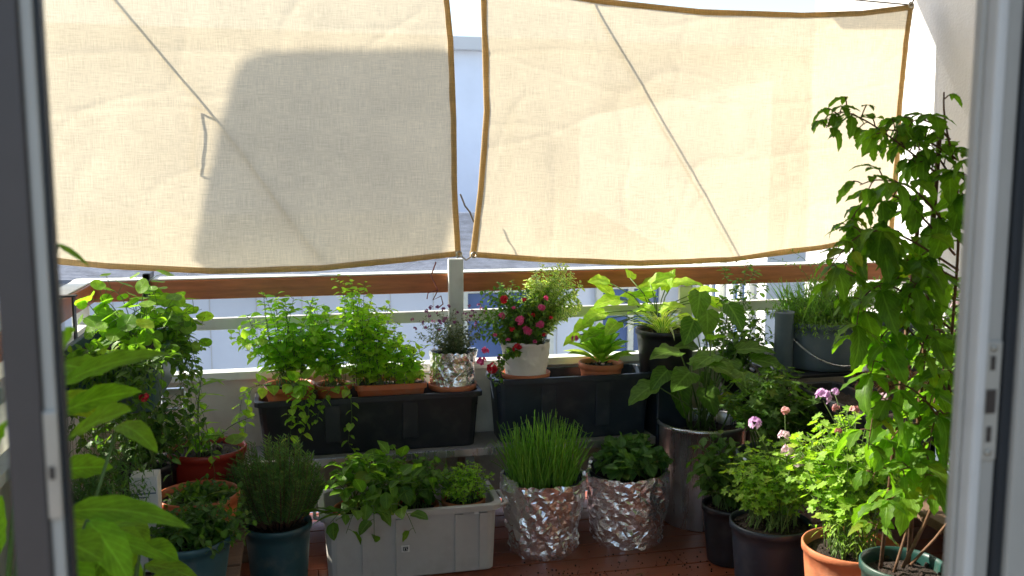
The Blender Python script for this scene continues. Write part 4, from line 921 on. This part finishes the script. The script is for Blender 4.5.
# wooden disc / tub behind it
b = MB(); q = A(925, 535, 2.25); b.lathe([(.085, 0), (.09, .004), (.10, .21), (.105, .215), (.105, .235), (.097, .235), (.095, .2), (.0, .2)], (1.76, 2.17, .001), 40, caps=True)
tag(b.build('tub', M['panel']), 'small cream tub on the deck behind the dark green pot', 'tub')
# -- grey bin plants
BZ = .016
t = potted('large_leaf_herb', 'large leaved herb spilling over the left half of the grey bin in a brown pot', 'potted plant', .195, 3.21, BZ, .232, .100, 'terracotta', 'pots in the grey bin')
F, S = FS(); sp = dict(kind='ovate', L=.085, W=.062, curl=.5, droop=.35, pet=.03, n=6, wav=.1, serr=.03)
bush(F, S, (.195, 3.21, .22), .07, (.25, 3.15, .32), (.22, .17, .12), 36, 6, sp, rg, .0028, t0=.35, lo=-.1)
for tp in ((.13, 3.00, .22), (.22, 2.98, .19), (.36, 3.0, .20), (.08, 3.03, .25)):
    along(F, S, [(.21, 3.12, .23), (tp[0] * .6 + .09, 3.02, .30), tp], sp, 4, rg, .4, .0025)
for k in range(8):
    leaf(F, (.10 + rg.uniform(-.03, .05), 3.05, .27), V((-1, -.3 + rg.uniform(-.3, .3), .3 + rg.uniform(-.3, .3))), (0, 0, 1), rg.uniform(.08, .13), .02, 'lance', .7, .3, 6, 0, rg)
fin(t, F, S, 'l_big')
t = potted('green_herb', 'mid green herb in the middle brown pot of the grey bin', 'potted plant', .385, 3.21, BZ, .228, .085, 'terracotta', 'pots in the grey bin')
F, S = FS(); sp = dict(kind='ovate', L=.05, W=.034, curl=.5, droop=.3, pet=.012)
bush(F, S, (.385, 3.21, .21), .06, (.41, 3.21, .31), (.12, .11, .10), 34, 8, sp, rg, .002)
fin(t, F, S, 'l_mid')
t = potted('parsley_pot', 'curly fresh parsley in the right brown pot of the grey bin', 'potted plant', .56, 3.21, BZ, .236, .080, 'terracotta', 'pots in the grey bin')
F, S = FS(); sp = dict(kind='disc', L=.028, W=.028, lobes=4, depth=.6, pet=.014, flat=.8)
bush(F, S, (.56, 3.21, .22), .06, (.565, 3.20, .285), (.12, .11, .08), 80, 8, sp, rg, .0014, t0=.3)
fin(t, F, S, 'l_basil')
# -- rosemary in teal pot
cx, cy = -.09, 3.09
t = potted('potted_rosemary', 'bushy rosemary in a teal plastic pot beside the grey bin', 'potted plant', cx, cy, .001, .248, .112, 'teal_plastic', None, taper=.8)
F, S = FS()
for k in range(190):
    a = rg.uniform(0, 6.28); q = math.sqrt(rg.random()); b0 = V((cx + .07 * q * math.cos(a), cy + .07 * q * math.sin(a), .24)); h = (.29 - .12 * q * q) * rg.uniform(.6, 1.08)
    tip = V((cx - .01 + .165 * q * math.cos(a), cy + .14 * q * math.sin(a), .25 + h)); md = b0.lerp(tip, .5) + V((.02 * math.cos(a) * q, .02 * math.sin(a) * q, -.0))
    pth = [bez(b0, md, tip, i_ / 5) for i_ in range(6)]; S.tube(pth, [.0018, .0016, .0014, .0012, .001, .0008], 4)
    for i_ in range(62):
        tt = .15 + .85 * i_ / 62; f_ = tt * 5; ii = min(4, int(f_)); p0 = pth[ii].lerp(pth[ii + 1], f_ - ii); tg = (pth[ii + 1] - pth[ii]).normalized(); s1 = tg.orthogonal().normalized(); s2 = tg.cross(s1); z_ = i_ * 2.1
        d = (s1 * math.cos(z_) + s2 * math.sin(z_)) + tg * 1.0
        leaf(F, p0, d, V((-d.y, d.x, .3)) if i_ % 2 else tg, rg.uniform(.018, .028), .0042, 'blade', .3, .1, 2, 0, rg)
fin(t, F, S, 'l_rosemary', 'stem_brown')
# -- left corner bench
BT = .264
t = potted('red_pot_plant', 'spindly young plant in a wide dark red pot on the left bench', 'potted plant', -.315, 3.20, BT, .488, .128, 'red_plastic', None, taper=.74)
F, S = FS(); b0 = V((-.34, 3.19, .47))
sp = dict(kind='lance', L=.12, W=.03, curl=.6, droop=.15, n=6, pet=.01)
along(F, S, [b0, (-.34, 3.2, .62), (-.325, 3.2, .73)], sp, 16, rg, .3, .004, topscale=.8)
along(F, S, [b0 + V((.02, -.02, 0)), (-.24, 3.16, .56), (-.15, 3.14, .60)], dict(kind='ovate', L=.05, W=.028, curl=.5, droop=.2), 7, rg, .3, .0022)
along(F, S, [b0 + V((.02, -.06, 0)), (-.29, 3.07, .50), (-.28, 3.05, .40)], dict(kind='ovate', L=.035, W=.026, curl=.5, droop=.5, pet=.012), 9, rg, .3, .0016)
disc(F, (-.22, 3.12, .525), (0, -.3, 1), .032, rng=rg)
bush(F, S, b0, .05, (-.36, 3.18, .56), (.13, .10, .10), 20, 4, dict(kind='ovate', L=.05, W=.03, curl=.5, droop=.2), rg, .0018)
fin(t, F, S, 'l_basil')
t = potted('orange_rimmed_pot', 'orange plastic pot of low small leaves in front of the red pot', 'potted plant', -.315, 2.87, BT, .44, .122, 'orange_plastic', None)
F, S = FS(); sp = dict(kind='ovate', L=.03, W=.02, curl=.5, droop=.3, pet=.008)
bush(F, S, (-.315, 2.87, .42), .09, (-.29, 2.83, .43), (.12, .10, .05), 60, 8, sp, rg, .0014)
b = MB(); leaf(F, (-.29, 2.80, .45), (1, -.2, .25), (0, 0, 1), .09, .014, 'lance', .4, .3, 6, 0, rg)
fin(t, F, S, 'l_dark')
t = potted('blue_grey_pot', 'blue-grey pot of small dark leaves at the front of the left bench', 'potted plant', -.31, 2.56, BT, .425, .115, 'teal_plastic', None)
F, S = FS(); sp = dict(kind='ovate', L=.034, W=.022, curl=.5, droop=.4, pet=.008)
bush(F, S, (-.31, 2.56, .41), .08, (-.28, 2.56, .44), (.15, .13, .08), 80, 10, sp, rg, .0014)
fin(t, F, S, 'l_dark')
t = potted('black_pot_herb', 'black pot of herbs in the shade behind the white carton', 'potted plant', -.50, 3.13, BT, .47, .10, 'black_plastic', None)
F, S = FS(); sp = dict(kind='ovate', L=.045, W=.03, curl=.5, droop=.4, pet=.01)
bush(F, S, (-.50, 3.13, .45), .08, (-.48, 3.08, .58), (.19, .15, .14), 60, 9, sp, rg, .002)
fin(t, F, S, 'l_dark')
c = A(152, 487, 2.72); t = thing('carton', 'small off-white carton standing among the pots on the left bench', 'carton', (c.x, 2.76, BT))
b = MB(); b.box((c.x - .06, 2.72, BT + .001), (c.x + .015, 2.79, c.z + .03)); b.build('box', M['paper'], t, bevel=.002)
b = MB(); b.box((c.x - .055, 2.718, c.z - .02), (c.x + .01, 2.7193, c.z - .016)); b.box((c.x - .055, 2.718, c.z - .03), (c.x - .01, 2.7193, c.z - .027)); b.build('print', M['bluegrey'], t)
t = potted('feathery_herb', 'feathery fine leaved herb in a dark pot at the left, behind the big leaves', 'potted plant', -.575, 2.62, BT, .46, .10, 'black_plastic', None)
F, S = FS(); sp = dict(kind='lance', L=.03, W=.008, curl=.5, droop=.3, n=3)
bush(F, S, (-.575, 2.62, .44), .07, (-.53, 2.60, .56), (.15, .12, .13), 80, 24, sp, rg, .0013)
fin(t, F, S, 'l_mint')
# hanging box on the left rail with nasturtium
t = thing('rail_planter', 'dark planter box hung on the left rail with a round leaved nasturtium spilling out', 'planter', (-.55, 3.05, .7))
trough_mesh(-.705, -.40, 2.82, 3.34, .70, .875).build('box', M['teal_plastic'], t)
rect_soil(-.69, -.42, 2.84, 3.32, .845, 3).build('soil', M['soil'], t)
for y_ in (2.95, 3.2):
    b = MB(); b.box((-.83, y_, 1.0065), (-.70, y_ + .03, 1.012)); b.box((-.712, y_, .86), (-.7065, y_ + .03, 1.006)); b.build('hook', M['black_plastic'], t)
F, S = FS(); sp = dict(kind='disc', L=.056, W=.06, lobes=0, pet=.045, flat=.6, cup=.08)
bush(F, S, (-.53, 3.08, .85), .12, (-.48, 3.08, .93), (.20, .22, .11), 24, 5, sp, rg, .002, t0=.3, topscale=.9)
for tp in ((205, 325), (210, 348), (195, 308), (180, 318), (192, 340), (150, 280), (110, 290), (85, 300), (90, 318), (160, 292)):
    q = A(tp[0], tp[1], 3.1 + rg.uniform(-.1, .15)); along(F, S, [(-.5, 3.08, .86), V((-.5, 3.08, .98)).lerp(q, .5), q], sp, 5, rg, .4, .002, topscale=.9)
F.build('foliage', M['l_nast'], t)
F2 = MB(); sp = dict(kind='ovate', L=.04, W=.028, curl=.6, droop=.5, pet=.01)
for k in range(75):                                    # greenery hanging in front of the box
    x = rg.uniform(-.70, -.38); y_ = rg.uniform(2.72, 2.85); e = rg.uniform(.45, .85)
    along(F2, S, [(x, 2.90, .86), (x, y_ - .02, .86), (x + rg.uniform(-.05, .05), y_ - .06, e)], sp, 11, rg, .2, .0014)
for k in range(24):
    y_ = rg.uniform(2.85, 3.3); e = rg.uniform(.55, .85)
    along(F2, S, [(-.45, y_, .86), (-.375, y_, .86), (-.35 + rg.uniform(-.03, .03), y_, e)], sp, 9, rg, .2, .0014)
F2.build('hanging_foliage', M['l_mid'], t); S.build('stems', M['stem_green'], t)
flower_head(t, A(144, 398, 2.68), .024, M['p_red'], 5, rg)
b = MB(); q = A(147, 286, gY - .04)
b.box((q.x - .012, gY - .06, .94), (q.x + .012, gY - .037, 1.03)); b.box((q.x - .012, gY - .06, 1.008), (q.x + .012, gY + .065, 1.03)); tag(b.build('clamp', M['black_plastic'], bevel=.003), 'small black clamp on the handrail in the left corner', 'clamp')
# a small white lantern-like frame near the left corner
b = MB(); q0 = A(168, 372, 3.5); b.box((q0.x - .02, 3.50, .60), (q0.x + .05, 3.52, .625)); b.tube([(q0.x - .02, 3.51, .61), (q0.x - .03, 3.51, .47), (q0.x - .03, 3.51, .262)], .007, 8); b.tube([(q0.x + .05, 3.51, .61), (q0.x + .05, 3.51, .262)], .007, 8); b.tube([(q0.x - .02, 3.50, .55), (q0.x + .05, 3.50, .55)], .004, 8)
tag(b.build('watering_frame', M['steel']), 'bent grey metal frame standing behind the red pot by the parapet', 'metal frame')
# -- foreground left, big leaves
t = thing('large_leaf_plant', 'fresh green plant with very large pointed leaves close to the door at the left', 'potted plant', (-.43, 1.32, 0))
b = pot_mesh(-.43, 1.32, .001, .30, .15); b.build('pot', M['terracotta'], t); soil_mesh(-.43, 1.32, .28, .14, 2).build('soil', M['soil'], t)
F, S = FS()
BIG = [((60, 385), (172, 356), 42, 1.36, .5), ((60, 350), (84, 330), 34, 1.30, .2), ((62, 412), (146, 393), 38, 1.42, .4), ((66, 440), (136, 412), 62, 1.34, .3), ((118, 425), (164, 452), 30, 1.46, .9), ((66, 512), (188, 530), 40, 1.30, .9),
       ((88, 520), (138, 580), 44, 1.26, .5), ((60, 470), (120, 468), 36, 1.5, .3), ((58, 540), (110, 560), 50, 1.22, .3), ((58, 244), (98, 266), 9, 1.2, .2), ((60, 425), (120, 385), 30, 1.55, .4), ((75, 530), (170, 560), 26, 1.5, .5), ((62, 560), (100, 600), 46, 1.3, .3), ((60, 395), (110, 420), 36, 1.5, .5), ((60, 365), (110, 375), 40, 1.45, .3), ((-20, 480), (12, 420), 40, 1.2, .3), ((-20, 560), (10, 500), 46, 1.2, .3), ((-30, 400), (4, 350), 40, 1.3, .2)]
for (a, c_, wpx, Y_, cu) in BIG:
    p0 = A(a[0], a[1], Y_); p1 = A(c_[0] - 10, c_[1], Y_ - .05 + rg.uniform(-.04, .06)); d = p1 - p0; L = d.length * 1.04
    view = (V((0, 0, H)) - p0).normalized(); upv = (view * .8 + V((0, 0, 1))).normalized()
    leaf(F, p0, d + upv * L * cu * .25, upv, L * (1 + .12 * cu), wpx / FPX * (p0 - V((0, 0, H))).length * .8, 'ovate', cu, .16, 12, .0, rg, .08)
    b0 = V((-.43 + rg.uniform(-.04, .04), 1.32, .28)); S.tube([b0, V((-.43, 1.33, .6)), V((p0.x - .04, p0.y, p0.z - .12)), p0], [.006, .005, .003, .0025], 6)
for k in range(16):
    q = A(rg.uniform(85, 150), rg.uniform(520, 590), 1.6 + rg.uniform(-.1, .2)); leaf(F, q, V((rg.uniform(-.6, 1), -.4, rg.uniform(-.7, .3))), (0, -.4, 1), rg.uniform(.07, .12), .045, 'ovate', .6, .2, 8, 0, rg)
    S.tube([V((-.43, 1.33, .35)), V((q.x - .03, q.y, q.z - .2)), q], .002, 5)
F.build('foliage', M['l_front'], t); S.build('stems', M['stem_green'], t)

# crumbs of earth and dropped bits on the deck
F = MB()
for k in range(420):
    cxx, cyy = rg.choice([(.86, 3.0), (1.25, 3.0), (1.5, 2.7), (.4, 2.95), (1.2, 2.75), (.0, 2.9)]); x = cxx + rg.gauss(0, .14); y = cyy + rg.gauss(0, .07); s_ = rg.uniform(.001, .0032)
    F.tube([(x, y, .0005), (x + s_ * rg.uniform(-1, 1), y + s_, .0005 + s_ * 1.2)], s_, 5)
struct(F.build('soil_crumbs', M['soil']), 'stuff')
for i, (x, y, lb) in enumerate(((1.12, 2.93, 'small dry leaf lying on the deck in front of the mint pot'), (.76, 2.97, 'small dry leaf lying on the deck between the grey bin and the chives'), (1.30, 2.80, 'curled brown leaf lying on the deck near the black pots'))):
    F = MB(); leaf(F, (x, y, .006), V((math.cos(i * 2), math.sin(i * 2), .05)), (0, 0, 1), .035, .018, 'ovate', -.8, .4, 6, 0, rg)
    tag(F.build('fallen_leaf', M['l_dry'], origin=(x, y, .006)), lb, 'leaf', 'fallen leaves on the deck')
